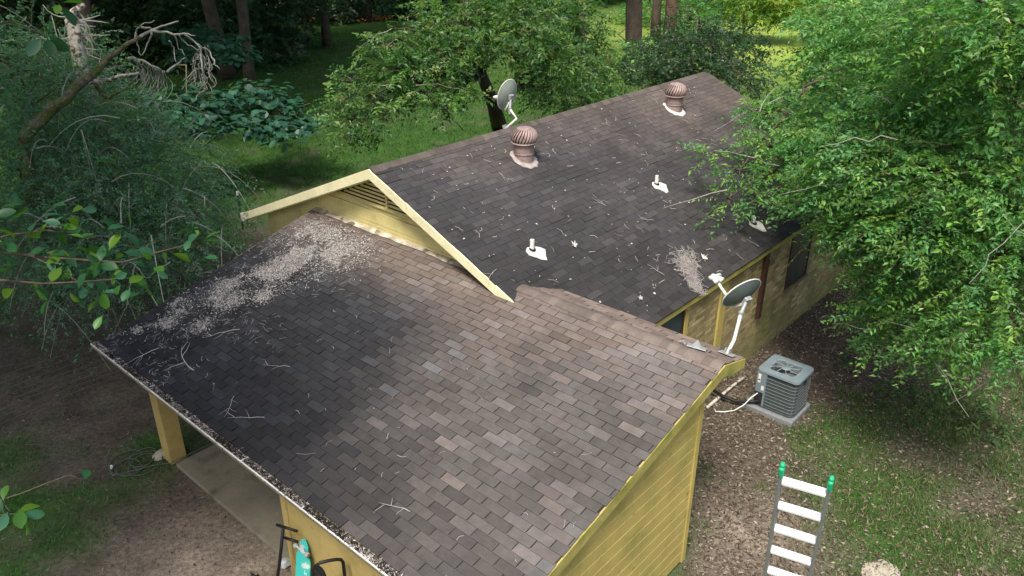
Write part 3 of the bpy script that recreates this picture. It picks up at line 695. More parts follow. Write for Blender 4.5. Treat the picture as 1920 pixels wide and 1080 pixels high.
c1 = at(1396, 557, rd + .25); k1 = at(1389, 588, rd + .12)
m1 = b1 + (k1 - b1) * .45 + np.array([.0, -.02, -.06])
dish(tuple(b1), [b1, b1 + (m1 - b1) * .6, m1, k1 + (m1 - k1) * .35, k1], c1, cdir(-.43, .78, .46), .30, .27,
     'large satellite dish on a white mast above the air conditioner', M['dish_back'], at(1340, 521, rd + .55), (.27, 0, 1))
b2 = np.array([3.20, 6.60, MR_Z - SM * .185 + .01]); r2 = math.dist(CAM, at(958, 205, 17.5))
d2 = math.dist(CAM, b2)
b2v = b2
k2 = at(956, 204, d2 + .05); c2 = at(955, 180, d2 + .12)
dish(tuple(b2v), [b2v, at(969, 222, d2 + .0), at(961, 212, d2 + .02), k2], c2, cdir(-.66, .72, .25), .24, .31,
     'pale satellite dish standing behind the main ridge by the turbine', M['dish_back2'], at(932, 183, d2 + .3), (0, .428, 1))
# leftover dish foot
bx = np.array([.20, .50, zb(.20) + .014])
fo = empty('dish_bracket', tuple(bx)); tag(fo, 'empty galvanised mounting foot on the low ridge beside the large dish', 'bracket')
q = Vector((.27, 0, 1)).normalized().to_track_quat('Z', 'Y').to_matrix().to_4x4() @ Matrix.Rotation(.3, 4, 'Z')
MB().box((-.13, -.07, 0), (.13, .07, .012), q).build('plate', M['galv'], fo, bevel=.003)
for s_ in (-1, 1): MB().prism([q @ Vector((-.05, s_ * .04, .013)), q @ Vector((.07, s_ * .04, .013)), q @ Vector((.01, s_ * .04, .10))], q.to_3x3() @ Vector((0, .006, 0))).build('ear', M['galv'], fo)
MB().tube([q @ Vector((.15, .05, .01)), q @ Vector((.19, -.02, .03)), q @ Vector((.24, .03, .02))], .012, 6).build('bolt', M['galv'], fo)

# ------------------------------------------------------------------ air conditioner
AX0, AX1, AY0, AY1 = 3.88, 4.58, .36, 1.13
pad = MB().box((3.79, .32, -.03), (4.60, 1.27, .085)).build('equipment_pad', mat('grey_plastic_pad', (.20, .21, .215), rough=.8, noise=[(12, .75, 1.1)]), bevel=.015)
tag(pad, 'thin grey concrete pad under the air conditioner', 'pad')
AC = empty('air_conditioner', ((AX0 + AX1) / 2, (AY0 + AY1) / 2, .085)); tag(AC, 'grey boxy air conditioner unit with round fan grille on top', 'air conditioner')
ow, od, hh = (AX1 - AX0) / 2, (AY1 - AY0) / 2, .72
def rrect(w, d, r, n=5):
    out = []
    for (sx, sy, a0) in ((1, 1, 0), (-1, 1, 90), (-1, -1, 180), (1, -1, 270)):
        for k in range(n + 1):
            a = R(a0 + 90 * k / n); out.append((sx * (w - r) + r * math.cos(a), sy * (d - r) + r * math.sin(a)))
    return out
def rr_prism(w, d, r, z0, z1): return MB().prism([(x, y, z0) for x, y in rrect(w, d, r)], (0, 0, z1 - z0))
rr_prism(ow - .03, od - .03, .10, .02, hh - .13).build('coil', M['ac_dark'], AC)
rr_prism(ow - .005, od - .005, .12, .0, .035).build('base_pan', M['ac_side'], AC, bevel=.004)
gp_ = rrect(ow - .022, od - .022, .105); m = MB().add([(x, y, zz) for zz in (.035, hh + .002) for x, y in gp_], [(i_, (i_ + 1) % 24, 24 + (i_ + 1) % 24, 24 + i_) for i_ in range(24)])
m.build('coil_guard', M['ac_side'], AC)
for k in range(9):
    zz = .085 + k * .068
    pts = [(x, y, zz) for x, y in rrect(ow - .012, od - .012, .11)]; pts.append(pts[0])
    MB().tube(pts, .0026, 5, cap=False).build('guard_wire', M['wire'], AC)
for (vx, vy) in ((.12, -od + .01), (-ow + .045, -od + .045)):
    MB().tube([(vx, vy, .05), (vx, vy, hh - .03)], .003, 5).build('guard_wire', M['ac'], AC)
# corner service panel at the left of the face
MB().box((-ow - .004, od - .20, .30), (-ow + .05, od - .015, hh - .02)).build('service_panel', M['ac'], AC, bevel=.008)
MB().box((-ow - .002, od - .20, .035), (-ow + .04, od - .17, .30)).build('panel_stile', M['ac'], AC, bevel=.004)
MB().box((-ow + .001, od - .165, .05), (-ow + .03, od - .02, .295)).build('valve_recess', M['ac_dark'], AC)
lb = MB().box((-ow - .0075, od - .095, .50), (-ow - .0045, od - .045, .68)).build('label_plate', M['label'], AC)
MB().box((-ow - .0095, od - .088, .545), (-ow - .008, od - .052, .572)).build('print', M['black'], lb)
lb = MB().box((-ow - .0075, od - .175, .36), (-ow - .0045, od - .125, .45)).build('label_plate', M['label'], AC)
# top ring with round hole
rr = rrect(ow + .012, od + .012, .10, 9); n_ = len(rr); RH = .275
hole = [(RH * math.cos(math.atan2(y, x)), RH * math.sin(math.atan2(y, x))) for x, y in rr]
topm = MB()
vs = [(x, y, hh) for x, y in rr] + [(x, y, hh + .035) for x, y in [(a * .985, b * .985) for a, b in rr]] + [(x * 1.06, y * 1.06, hh + .048) for x, y in hole] + [(x, y, hh + .036) for x, y in hole] + [(x, y, hh - .12) for x, y in hole]
fs = []
for L_ in range(4): fs += [(L_ * n_ + i_, L_ * n_ + (i_ + 1) % n_, (L_ + 1) * n_ + (i_ + 1) % n_, (L_ + 1) * n_ + i_) for i_ in range(n_)]
TOP = topm.add(vs, fs).build('top_cover', M['ac'], AC, smooth=False)
MB().lathe([(.001, hh - .118), (RH, hh - .118)], 32, cap=False).build('fan_well', mat('well_grey', (.022, .028, .031), rough=.6), AC)
GRL = MB().lathe([(.001, hh + .062), (.075, hh + .060), (.085, hh + .045)], 24, cap=False).build('grille_hub', M['ac'], AC, smooth=True)
for k in range(8):
    a = 2 * math.pi * k / 8 + .3
    pts = [((.07 + (RH + .02 - .07) * q) * math.cos(a + .35 * q * q), (.07 + (RH + .02 - .07) * q) * math.sin(a + .35 * q * q), hh + .055 - .012 * q) for q in np.linspace(0, 1, 7)]
    MB().tube(pts, .0045, 6).build('grille_wire', M['wire'], AC, smooth=True)
M['fan'] = mat('fan_grey', (.085, .105, .115), rough=.35)
FAN = MB().lathe([(.06, hh - .10), (.06, hh - .05), (.001, hh - .045)], 20, cap=False).build('fan', M['fan'], AC, smooth=True)
for k in range(3):
    a = 2 * math.pi * k / 3; vs = []
    for q in np.linspace(0, 1, 5):
        r_ = .05 + q * .20
        for s_, dz in ((-.46, -.03), (.46, .03)): vs.append((r_ * math.cos(a + s_ * (1 + .3 * q)), r_ * math.sin(a + s_ * (1 + .3 * q)), hh - .065 + dz))
    MB().add(vs, [(2 * i_, 2 * i_ + 1, 2 * i_ + 3, 2 * i_ + 2) for i_ in range(4)]).build('fan_blade', M['fan'], FAN)
MB().box((-.06, -od - .004, .60), (.04, -od + .012, .645)).build('side_handle', M['ac_dark'], AC)
# lines
ax, ay = 3.86, 1.16
cd1 = MB().tube([(3.87, 1.05, .36), (3.80, 1.12, .27), (3.70, 1.20, .12), (3.55, 1.30, .03), (3.40, 1.42, .02), (3.30, 1.55, .02)], .010, 8).build('conduit', M['white'], smooth=True)
tag(cd1, 'white flexible conduit curling from the air conditioner to the soil', 'conduit')
cd2 = MB().tube([(3.89, 1.00, .20), (3.82, 1.18, .14), (3.74, 1.38, .10), (3.70, 1.60, .12), (3.72, 1.90, .16)], .03, 8).build('refrigerant_line', M['black'], smooth=True)
tag(cd2, 'black insulated refrigerant line between air conditioner and brick wall', 'pipe')

# bleached pole lying by the wall
p0, p1 = ground_at(1325, 767), ground_at(1397, 710)
p0 = p0 + (0, 0, .03); p1 = p1 + (0, 0, .05)
o = MB().tube([p0, p0 * .66 + p1 * .34 + (0, 0, .012), p0 * .33 + p1 * .67 + (0, .01, .01), p1], [.028, .031, .027, .03], 8).build('fallen_pole', M['bleached'], smooth=True)
tag(o, 'peeling white pole lying on leaf litter beside the low roof corner', 'pole')

# ------------------------------------------------------------------ ladder
TL = at(1463, 900, 6.5); u = np.array([.26, -.97, 0]); u /= np.linalg.norm(u); wl = .345
pp = np.array([u[1], -u[0], 0]); a_ = R(-14.5); dn = np.array([0, 0, -1.0]) * math.cos(a_) + pp * math.sin(a_)
LEN = (TL[2] - 0) / (-dn[2])
foot = TL + dn * LEN
LAD = empty('ladder', tuple((foot + u * wl / 2).tolist())); tag(LAD, 'aluminium ladder with white rungs and green end caps on the grass', 'ladder')
Lb = np.array(LAD.location); out = np.cross(u, dn)
def lbox(c, hu, ho, hd):
    vs = [Vector(c + u * su * hu + out * so * ho + dn * sd_ * hd) for sd_ in (-1, 1) for so in (-1, 1) for su in (-1, 1)]
    return vs, [(0, 1, 3, 2), (4, 6, 7, 5), (0, 4, 5, 1), (2, 3, 7, 6), (0, 2, 6, 4), (1, 5, 7, 3)]
top_ext = .17
for s_ in (0, 1):
    c = TL + u * wl * s_ + dn * (LEN - top_ext) / 2 - Lb - np.array([0, 0, 0.0])
    MB().add(*lbox(c, .014, .034, (LEN + top_ext) / 2 - .03)).build('rail', M['alu_dark'], LAD, bevel=.006)
    tp = TL + u * wl * s_ - dn * (top_ext - .005) - Lb
    m = MB(); m.add(*lbox(tp + dn * .045, .019, .040, .05)); m.add(*lbox(tp - dn * .012, .017, .022, .02)); m.build('end_cap', M['green'], LAD, bevel=.012)
    m = MB(); m.add(*lbox(foot + u * wl * s_ - Lb - dn * .05, .022, .05, .05)); m.build('foot', M['green'], LAD, bevel=.01)
k = 0
while k * .305 < LEN - .2:
    c = TL + dn * k * .305 + u * wl / 2 - Lb
    MB().add(*lbox(c, wl / 2 - .014, .034, .016)).build('rung', M['rung'], LAD, bevel=.006); k += 1

# ------------------------------------------------------------------ things by the front wall
XW = -4.105
# longboard standing against the wall
def wallp(px, py, off): return plane_at(px, py, (1, 0, 0), XW - off)
bt_ = wallp(569, 1012, .05)
LB = empty('longboard', (XW - .22, bt_[1], .0)); tag(LB, 'turquoise longboard with white clouds standing against the yellow wall', 'skateboard')
ht = bt_[2]; dirv = Vector((.19, 0, ht)).normalized(); nrm_ = Vector((-dirv.z, 0, dirv.x)); bs = Vector((0, 1, 0))
outl = []
for q in np.linspace(0, 1, 26):
    w = .15 * (min(1, (q * 7) ** .5) if q < .14 else 1) * (1 if q < .74 else (1 - .42 * sstep(.74, .80, q)) * (1 if q < .9 else max(.05, 1 - ((q - .9) / .1) ** 2 * .95)))
    outl.append((q, float(w)))
pts = [dirv * (q * ht / dirv.z) + bs * w for q, w in outl] + [dirv * (q * ht / dirv.z) - bs * w for q, w in outl[::-1]]
MB().prism(pts, nrm_ * .012).build('deck', M['teal'], LB)
for q in (.86, .12):
    c = dirv * (q * ht / dirv.z) + nrm_ * .045
    tr = MB().tube([c - bs * .12, c + bs * .12], .014, 8).build('truck', M['alu'], LB)
    MB().prism([c - bs * .04 + dirv * .05 - nrm_ * .03, c + bs * .04 + dirv * .05 - nrm_ * .03, c + bs * .03 - dirv * .05 - nrm_ * .03, c - bs * .03 - dirv * .05 - nrm_ * .03], nrm_ * .02).build('baseplate', M['alu'], tr)
    for s_ in (-1, 1):
        MB().lathe([(.033, -.022), (.036, 0), (.033, .022)], 16, Matrix.Translation(c + bs * s_ * .12) @ Matrix.Rotation(R(90), 4, 'X')).build('wheel', M['wire'], LB, smooth=True)
# kick scooter leaning on the wall edge
sp = wallp(531, 990, .16)
SCO = empty('kick_scooter', (sp[0] - .22, sp[1] + .10, .0)); tag(SCO, 'black kick scooter with crossbar handles leaning at the carport edge', 'scooter')
S0 = Vector(SCO.location); hs = Vector(sp) - S0
MB().tube([(0, 0, .10), hs * .5, hs], [.022, .022, .02], 10).build('stem', M['black'], SCO, smooth=True)
hb = Vector((.35, -.94, 0)).normalized()
MB().tube([hs - hb * .10 + Vector((0, 0, .02)), hs + hb * .22 + Vector((0, 0, .02))], .019, 10).build('handlebar', M['black'], SCO, smooth=True)
MB().tube([hs * .88, hs * .88 + hb * .24], .019, 10).build('lower_grip', M['black'], SCO, smooth=True)
MB().box((-.05, -.06, .06), (.06, .50, .085)).build('deck', M['black'], SCO, bevel=.01)
for yy in (-.06, .53): MB().lathe([(.04, -.016), (.055, 0), (.04, .016)], 18, Matrix.Translation((0, yy, .055)) @ Matrix.Rotation(R(90), 4, 'Y')).build('wheel', M['rubber'], SCO, smooth=True)
# black chair below the frame edge, only its back and armrest show
cp = wallp(600, 1078, .42)
CH = empty('chair', (cp[0] + .02, cp[1] - .22, 0.0), -.5); tag(CH, 'black chair with rounded back and looped armrest by the yellow wall', 'chair')
hz_ = cp[2] + .14
bk = MB(); vs = []; fs = []
for i_ in range(9):
    a = R(-70 + 140 * i_ / 8)
    for zz, rr_ in ((.52, .25), (hz_ - .10, .27), (hz_ - .02, .25), (hz_, .22)): vs.append((-.22 + rr_ * math.cos(a) * .55, rr_ * math.sin(a) * 1.05, zz - .05 * (1 - math.cos(a))))
for i_ in range(8):
    for j in range(3): fs.append((i_ * 4 + j, i_ * 4 + 4 + j, i_ * 4 + 5 + j, i_ * 4 + 1 + j))
o = bk.add(vs, fs).build('backrest', M['black'], CH, smooth=True); sm = o.modifiers.new('thick', 'SOLIDIFY'); sm.thickness = .05; sm.offset = 0
MB().box((-.25, -.24, .42), (.22, .24, .50)).build('seat', M['black'], CH, bevel=.03)
for s_ in (-1, 1):
    ah = max(.70, hz_ - .08)
    MB().tube([(.12, s_ * .25, .46), (.155, s_ * .29, .56), (.16, s_ * .30, ah - .07), (.14, s_ * .30, ah - .02), (.09, s_ * .30, ah), (0, s_ * .30, ah + .012), (-.10, s_ * .30, ah + .01), (-.16, s_ * .295, ah - .02), (-.19, s_ * .285, ah - .08), (-.20, s_ * .27, .56)], .021, 8).build('armrest', M['black'], CH, smooth=True)
for k in range(4):
    sx, sy = (1, 1, -1, -1)[k], (1, -1, 1, -1)[k]
    MB().tube([(sx * .17, sy * .18, .43), (sx * .22, sy * .24, .0)], .016, 8).build('leg', M['black'], CH)
# bits and pieces
cbx = wallp(522, 938, -.1)
o = MB().lathe([(.001, 0), (.09, .0), (.11, .12), (.085, .20), (.03, .22), (.001, .22)], 10, Matrix.Scale(1, 4)).build('red_jug', M['red'], smooth=False); o.location = (-3.86, 4.05, .056)
tag(o, 'small dark red jug on the slab against the carport wall', 'jug')
gp = ground_at(536, 1062)
rs = np.random.default_rng(5); vsb = unit(60, rs) * rs.uniform(.6, 1.0, (60, 1)) * np.array([.11, .09, .08])
import bmesh
bm = bmesh.new()
for v in vsb: bm.verts.new(v)
bmesh.ops.convex_hull(bm, input=bm.verts); me = bpy.data.meshes.new('plastic_bag'); bm.to_mesh(me); bm.free(); me.materials.append(M['bag'])
o = link(bpy.data.objects.new('plastic_bag', me)); o.location = (gp[0], gp[1], .07); tag(o, 'crumpled clear plastic bag on the dirt by the scooter', 'bag')

# garden hose loops
hp = MB(); pts = []
rs = np.random.default_rng(3); cx_, cy_ = -4.52, 7.98
for k in range(110):
    a = k * .27; r = .27 + .10 * math.sin(k * .11) + .03 * math.sin(k * .53)
    pts.append((cx_ + .22 * math.sin(k * .035) + r * math.cos(a), cy_ + .12 * math.cos(k * .05) + r * .85 * math.sin(a), .018 + .03 * abs(math.sin(k * .21)) + float(gh(cx_, cy_))))
pts += [(-4.2, 7.65, .03), (-4.05, 7.46, .07), (-3.8, 7.44, .085), (-3.2, 7.46, .06), (-2.6, 7.5, .05)]
o = hp.tube(pts, .009, 6).build('garden_hose', M['hose'], smooth=True); tag(o, 'grey garden hose coiled on the grass beside the carport post', 'hose')
sp_ = MB().lathe([(.001, 0), (.03, 0), (.022, .05), (.001, .06)], 10).build('hose_end', M['white']); sp_.location = tuple(ground_at(210, 878) + np.array([0, 0, .005])); tag(sp_, 'small white plastic cap lying beside the coiled hose', 'cap')
# flat stones
def stone(name, p, r, h, label, seed):
    rs = np.random.default_rng(seed); bm = bmesh.new(); bmesh.ops.create_icosphere(bm, subdivisions=3, radius=1)
    for v in bm.verts:
        k = 1 + .25 * (float(vnoise(v.co.x * 2 + seed, v.co.y * 2 + v.co.z, .7, seed)) - .5); v.co = Vector((v.co.x * r * k, v.co.y * r * .75 * k, v.co.z * h * k))
    me = bpy.data.meshes.new(name); bm.to_mesh(me); bm.free(); me.materials.append(M['stone']); me.polygons.foreach_set('use_smooth', [True] * len(me.polygons))
    o = link(bpy.data.objects.new(name, me)); o.location = tuple(p); tag(o, label, 'stone'); return o
stone('flat_stone', ground_at(1652, 1080), .34, .03, 'bare pale dirt patch in the grass right of the ladder, built as a flat stone', 3)  # low stone shape standing for a patch of bare dirt
stone('flat_stone', ground_at(303, 853), .16, .09, 'grey stone at the foot of the carport post', 8)

# wire fence left of the carport and a lone post behind the house
FE = empty('wire_fence', (-5, 10.75, 0)); tag(FE, 'sagging wire fence with thin strands left of the carport', 'fence')
for k in range(8):
    zz = .12 + k * .12; sgn = random.uniform(.6, 1.4)
    pts = [(x, .02 * math.sin(x * 1.7 + k) - .09 * x * .2, zz + .02 * math.sin(x * 2.3 + k * .3) * sgn - .03 * math.sin((x + 3) / 6 * math.pi)) for x in np.linspace(-3.2, 4.6, 40)]
    MB().tube(pts, .0026, 4).build('wire', M['wirefence'], FE)
for xx in (-3.2, .95 + 3.6): MB().tube([(xx, -.018 * xx, -.1), (xx, -.018 * xx, 1.15)], .03, 8).build('fence_post', M['bark'], FE)
tp = ground_at(456, 430)
TP = empty('steel_fence_post', tuple(tp)); tag(TP, 'thin black steel post with white tip behind the gable corner', 'post')
MB().box((-.025, -.012, -.2), (.025, .012, 1.02)).build('shaft', M['postblack'], TP)
MB().box((-.03, -.018, 1.02), (.03, .018, 1.13)).build('tip', M['cement'], TP)

# ------------------------------------------------------------------ debris on the roofs
NA = np.array([-SA, 0, 1]); NA = NA / np.linalg.norm(NA); NMn = np.array([0, -SM, 1]); NMn = NMn / np.linalg.norm(NMn)
def on_add(px, py): return plane_at(px, py, (-SA, 0, 1), ZR)
def on_main(px, py): return plane_at(px, py, (0, -SM, 1), MR_Z - SM * MR_Y)
# dry leaf pile, upper left of the low roof
core = [(-.62, 7.5, .42), (-1.0, 7.2, .50), (-.75, 6.75, .42), (-1.25, 7.6, .42), (-1.6, 7.3, .36), (-1.15, 6.75, .30), (-.55, 7.95, .22), (-.9, 8.15, .22), (-1.9, 7.55, .30), (-2.3, 7.9, .30), (-2.55, 7.4, .22), (-2.75, 7.75, .24), (-3.1, 8.0, .20), (-3.2, 7.3, .18), (-2.2, 7.0, .18), (-3.5, 7.9, .22), (-3.8, 8.2, .16), (-3.0, 8.25, .18)]
P = []
for (x, y, r) in core:
    k = int(19000 * r * r); q = rng.normal(size=(k, 2)) * r * np.where(rng.random((k, 1)) < .3, .85, .5); P.append(np.stack([x + q[:, 0], y + q[:, 1]], 1))
P = np.concatenate(P); gap = fnoise(P[:, 0], P[:, 1], .40, 61); P = P[(gap > .43 + .12 * sstep(-1.6, -2.6, P[:, 0])) | (rng.random(len(P)) < .16)]
P = P[(P[:, 1] < YA1 - .05) & (P[:, 0] < -.2)]
n = len(P); dens = np.exp(-((P[:, 0] + 1.0) ** 2 + (P[:, 1] - 7.2) ** 2) / .8)
Pz = np.stack([P[:, 0], P[:, 1], ZR + SA * P[:, 0] + .012 + .05 * dens * rng.random(n)], 1)
tn = np.where(rng.random((n, 1)) < .6, np.array([[.50, .48, .45]]), np.where(rng.random((n, 1)) < .7, np.array([[.33, .30, .275]]), np.array([[.11, .09, .075]]))) * rng.uniform(.6, 1.3, (n, 1))
o = litter('dry_leaf_pile', Pz, np.tile(NA, (n, 1)), tn, rng.uniform(.012, .055, n), rng.uniform(.08, .38, n), M['debris'], None, .3); tag(o, 'drift of pale dry leaves on the low roof below the gable', 'leaf pile', kind='stuff')
# fine straw and bits scattered
def straw(name, P, Nn, L, r, tints, parent=None, m=None):
    n = len(P); D = unit(n); D -= Nn * (D @ Nn)[:, None]; D /= np.linalg.norm(D, axis=1, keepdims=True); S = np.cross(D, Nn)
    L = L[:, None]; B = S * (rng.uniform(-.25, .25, (n, 1)) * L)
    a, b, c = P - D * L / 2, P + B, P + D * L / 2; w = S * r
    up = Nn * r * 1.2
    V = np.stack([a - w, a + w, b + up - w, b + up + w, c - w, c + w], 1).reshape(-1, 3); o = (np.arange(n) * 6)[:, None]
    F = np.concatenate([o + np.array([[0, 1, 3, 2]]), o + np.array([[2, 3, 5, 4]])])
    return npmesh(name, V, F, m or M['debris'], parent, tint=np.repeat(tints, 6, 0))
# straw on the low roof, thick to the lower left, thin elsewhere
k = 5200; P = np.stack([rng.uniform(XE, -.1, k), rng.uniform(.1, YA1, k)], 1)
pr = .013 + .9 * sstep(5.0, 7.6, P[:, 1]) * sstep(.40, .62, fnoise(P[:, 0], P[:, 1], .7, 63)) * (1 - .7 * bl(P[:, 0], P[:, 1], -.4, 5.5, 1.4))
P = P[rng.random(k) < pr]; n = len(P)
Pz = np.stack([P[:, 0], P[:, 1], ZR + SA * P[:, 0] + .008], 1)
o = straw('roof_straw', Pz, NA, rng.uniform(.02, .13, n) * (1 + (rng.random(n) < .08)), .0026, np.array([[.38, .365, .34]]) * rng.uniform(.5, 1.25, (n, 1))); tag(o, 'pale straw and twig bits scattered over the low roof', 'debris', kind='stuff')
k = 420; P = np.stack([rng.uniform(0, 9.5, k), rng.uniform(ME_Y + .1, MR_Y - .2, k)], 1)
n = k; pr = rng.random(k) < .25 + .6 * sstep(.5, .65, fnoise(P[:, 0], P[:, 1], 1.1, 64)); P = P[pr]; n = len(P)
Pz = np.stack([P[:, 0], P[:, 1], MR_Z - SM * (MR_Y - P[:, 1]) + .008], 1)
o = straw('roof_straw', Pz, NMn, rng.uniform(.02, .19, n), .0035, np.array([[.48, .45, .42]]) * rng.uniform(.5, 1.25, (n, 1))); tag(o, 'pale straw bits scattered over the dark main roof', 'debris', kind='stuff')
k = 220; P = np.stack([rng.uniform(-.2, 9.5, k), rng.uniform(ME_Y + .1, MR_Y - .2, k)], 1)
Pz = np.stack([P[:, 0], P[:, 1], MR_Z - SM * (MR_Y - P[:, 1]) + .010], 1)
o = litter('roof_leaf_bits', Pz, np.tile(NMn, (k, 1)), np.array([[.50, .48, .45]]) * rng.uniform(.6, 1.2, (k, 1)), rng.uniform(.018, .05, k), rng.uniform(.4, .9, k), M['debris'], None, .4); tag(o, 'small pale leaf bits dotted over the dark main roof', 'debris', kind='stuff')
# clump of pine straw by the main eave
k = 650; tt = rng.random(k); a0, a1 = on_main(1282, 482), on_main(1308, 548)
P = a0 + (a1 - a0) * (tt ** 1.5)[:, None]; w = (.34 * (1 - tt) + .06)[:, None]
P = P + rng.normal(size=(k, 1)) * w * .45 * np.array([[1, 0, 0]]) + rng.normal(size=(k, 1)) * .08 * np.array([[0, 1, SM]])
P[:, 2] = MR_Z - SM * (MR_Y - P[:, 1]) + .01 + .03 * rng.random(k)
o = straw('pine_straw_clump', P, NMn, rng.uniform(.05, .22, k), .004, np.array([[.30, .275, .26]]) * rng.uniform(.5, 1.3, (k, 1))); tag(o, 'clump of greyish pine straw near the main roof eave', 'debris', kind='stuff')

def twig(p, ang, L, Nn, label, seed, forks=3, r=.008, m=None):
    rs = random.Random(seed); Nv = Vector(Nn); t1 = Nv.cross(Vector((math.cos(ang), math.sin(ang), .1))).normalized(); t2 = Nv.cross(t1)
    B = Vector(p) + Nv * .012
    def run(a, l, s, rr_, mb):
        pts = []; d = a; q = Vector(s)
        for k in range(6):
            pts.append(q + Nv * (.010 + .012 * abs(math.sin(k * 1.3 + l)))); d += rs.uniform(-.25, .25); q = q + (t1 * math.cos(d) + t2 * math.sin(d)) * l / 5
        mb.tube([x - Vector((0, 0, 0)) for x in pts], [rr_ * (1 - .13 * k) for k in range(6)], 5); return pts
    mb = MB(); pts = run(0, L, B, r, mb)
    for f in range(forks): run(rs.choice((-1, 1)) * rs.uniform(.5, 1.0), L * rs.uniform(.25, .5), pts[rs.randint(1, 4)] - Nv * .012, r * .6, mb)
    o = mb.build('fallen_twig', m or M['twig'], smooth=True); tag(o, label, 'twig'); return o
TW = [(on_add(770, 962), .3, .42, NA, 'straight pale twig on the lower shingles above the yellow front wall', 1, .008),
      (on_add(365, 697), .15, .75, NA, 'long grey branch lying near the gutter corner of the low roof', .009 and 4, .014),
      (on_add(497, 785), .7, .55, NA, 'forked pale twig on the dark left half of the low roof', 3, .007),
      (on_add(440, 745), 2.1, .40, NA, 'small tangled twig above the gutter midway along the low roof', 6, .006),
      (on_add(545, 690), .5, .45, NA, 'thin curved twig right of the leaf drift', 8, .006),
      (on_add(300, 655), 1.2, .6, NA, 'branched twig in the left corner of the low roof', 11, .008),
      (on_add(450, 620), .9, .55, NA, 'knobby twig just below the leaf drift', 14, .010),
      (on_main(930, 507), 1.7, .42, NMn, 'crossed pale twigs on the main roof beside the gable rake', 5, .007),
      (on_main(935, 325), 2.6, .26, NMn, 'short upright twig on the main roof left of the near turbine', 2, .006),
      (on_main(1135, 388), .4, .30, NMn, 'small white forked twig in the middle of the main roof', 9, .006),
      (on_main(1225, 415), 1.0, .28, NMn, 'thin bent twig below the middle vent pipe', 12, .006),
      (on_main(1245, 518), .1, .34, NMn, 'pale twig left of the pine straw clump', 15, .006)]
for (p, a, L, Nn, lb_, sd_, r_) in TW: twig(p, a, L, Nn, lb_, sd_, 3, r_ * .68)
def oak_leaf(p, Nn, s, rz, label):
    Nv = Vector(Nn); t1 = Nv.orthogonal().normalized(); t2 = Nv.cross(t1); vs = [Vector((0, 0, 0))]
    for k in range(22):
        a = 2 * math.pi * k / 22; r = s * (1 if k % 2 == 0 else .55) * (1.25 if k in (0, 2, 20) else 1)
        vs.append(t1 * r * math.cos(a + rz) + t2 * r * .75 * math.sin(a + rz) + Nv * (.02 * (k % 3)))
    o = MB().add([v + Nv * .018 for v in vs], [(0, 1 + k, 1 + (k + 1) % 22) for k in range(22)]).build('dry_leaf', M['cement']); o.location = tuple(p); tag(o, label, 'leaf'); return o
oak_leaf(on_main(1076, 461), NMn, .075, .4, 'single white dry leaf right of the near vent pipe')
oak_leaf(on_main(1319, 485), NMn, .085, 1.4, 'curled pale leaf beside the pine straw clump')
oak_leaf(on_main(1200, 561), NMn, .05, 2.4, 'small white leaf on the main roof behind the low ridge')

# ------------------------------------------------------------------ vegetation
GREENS = {
 'bright': [(.150, .34, .065), (.125, .31, .075), (.23, .40, .085), (.085, .23, .065), (.13, .34, .125), (.11, .29, .095)],
 'sunny':  [(.22, .34, .05), (.16, .30, .045), (.28, .36, .06), (.12, .24, .05)],  # yellow-green with sunlight put into the leaf colour
 'mid':    [(.080, .195, .050), (.058, .155, .042), (.12, .24, .050), (.042, .12, .036), (.17, .25, .085)],
 'dark':   [(.032, .092, .038), (.024, .070, .030), (.044, .115, .042), (.056, .11, .050), (.075, .12, .060)],
 'bush':   [(.095, .23, .135), (.070, .18, .110), (.13, .27, .165), (.18, .28, .20), (.085, .24, .095)],
 'teal':   [(.040, .130, .082), (.032, .104, .068), (.056, .155, .095), (.028, .088, .056)],
 'oak':    [(.030, .12, .045), (.055, .17, .025), (.10, .21, .02), (.05, .16, .09), (.022, .09, .035)],
}
def pick_tint(n, pal, g):
    P_ = np.array(GREENS[pal]); return P_[g.integers(0, len(P_), n)] * g.uniform(.75, 1.25, (n, 1))
def spray_leaves(o, d, l, m, g, Ls, wr, droop, side=.85, spread=.0):
    """twigs (origin o, direction d, length l) each with m leaves on both sides"""
    n = len(o); t = np.tile(np.linspace(.12, 1.0, m), (n, 1)) + g.uniform(-.04, .04, (n, m))
    sgn = np.tile(np.where(np.arange(m) % 2 == 0, 1.0, -1.0), (n, 1))
    up = np.tile([[0, 0, 1.0]], (n, 1)) + g.normal(size=(n, 3)) * .35
    S = np.cross(d, up); S /= np.linalg.norm(S, axis=1, keepdims=True)
    base = o[:, None] + d[:, None] * (l[:, None] * t)[..., None] - np.array([0, 0, 1]) * (droop * l[:, None] * t ** 2)[..., None]
    ax = d[:, None] * .55 + S[:, None] * (sgn * side)[..., None] + g.normal(size=(n, m, 3)) * .38 - np.array([0, 0, .10])
    nr = np.cross(S, d)[:, None] * np.ones((1, m, 1)); nr = nr * np.sign(nr[..., 2:3] + 1e-6) + g.normal(size=(n, m, 3)) * .38
    L = g.uniform(.6, 1.25, (n, m)) * Ls * g.uniform(.75, 1.25, (n, 1))
    return base.reshape(-1, 3), ax.reshape(-1, 3), nr.reshape(-1, 3), L.ravel(), (L * wr).ravel()
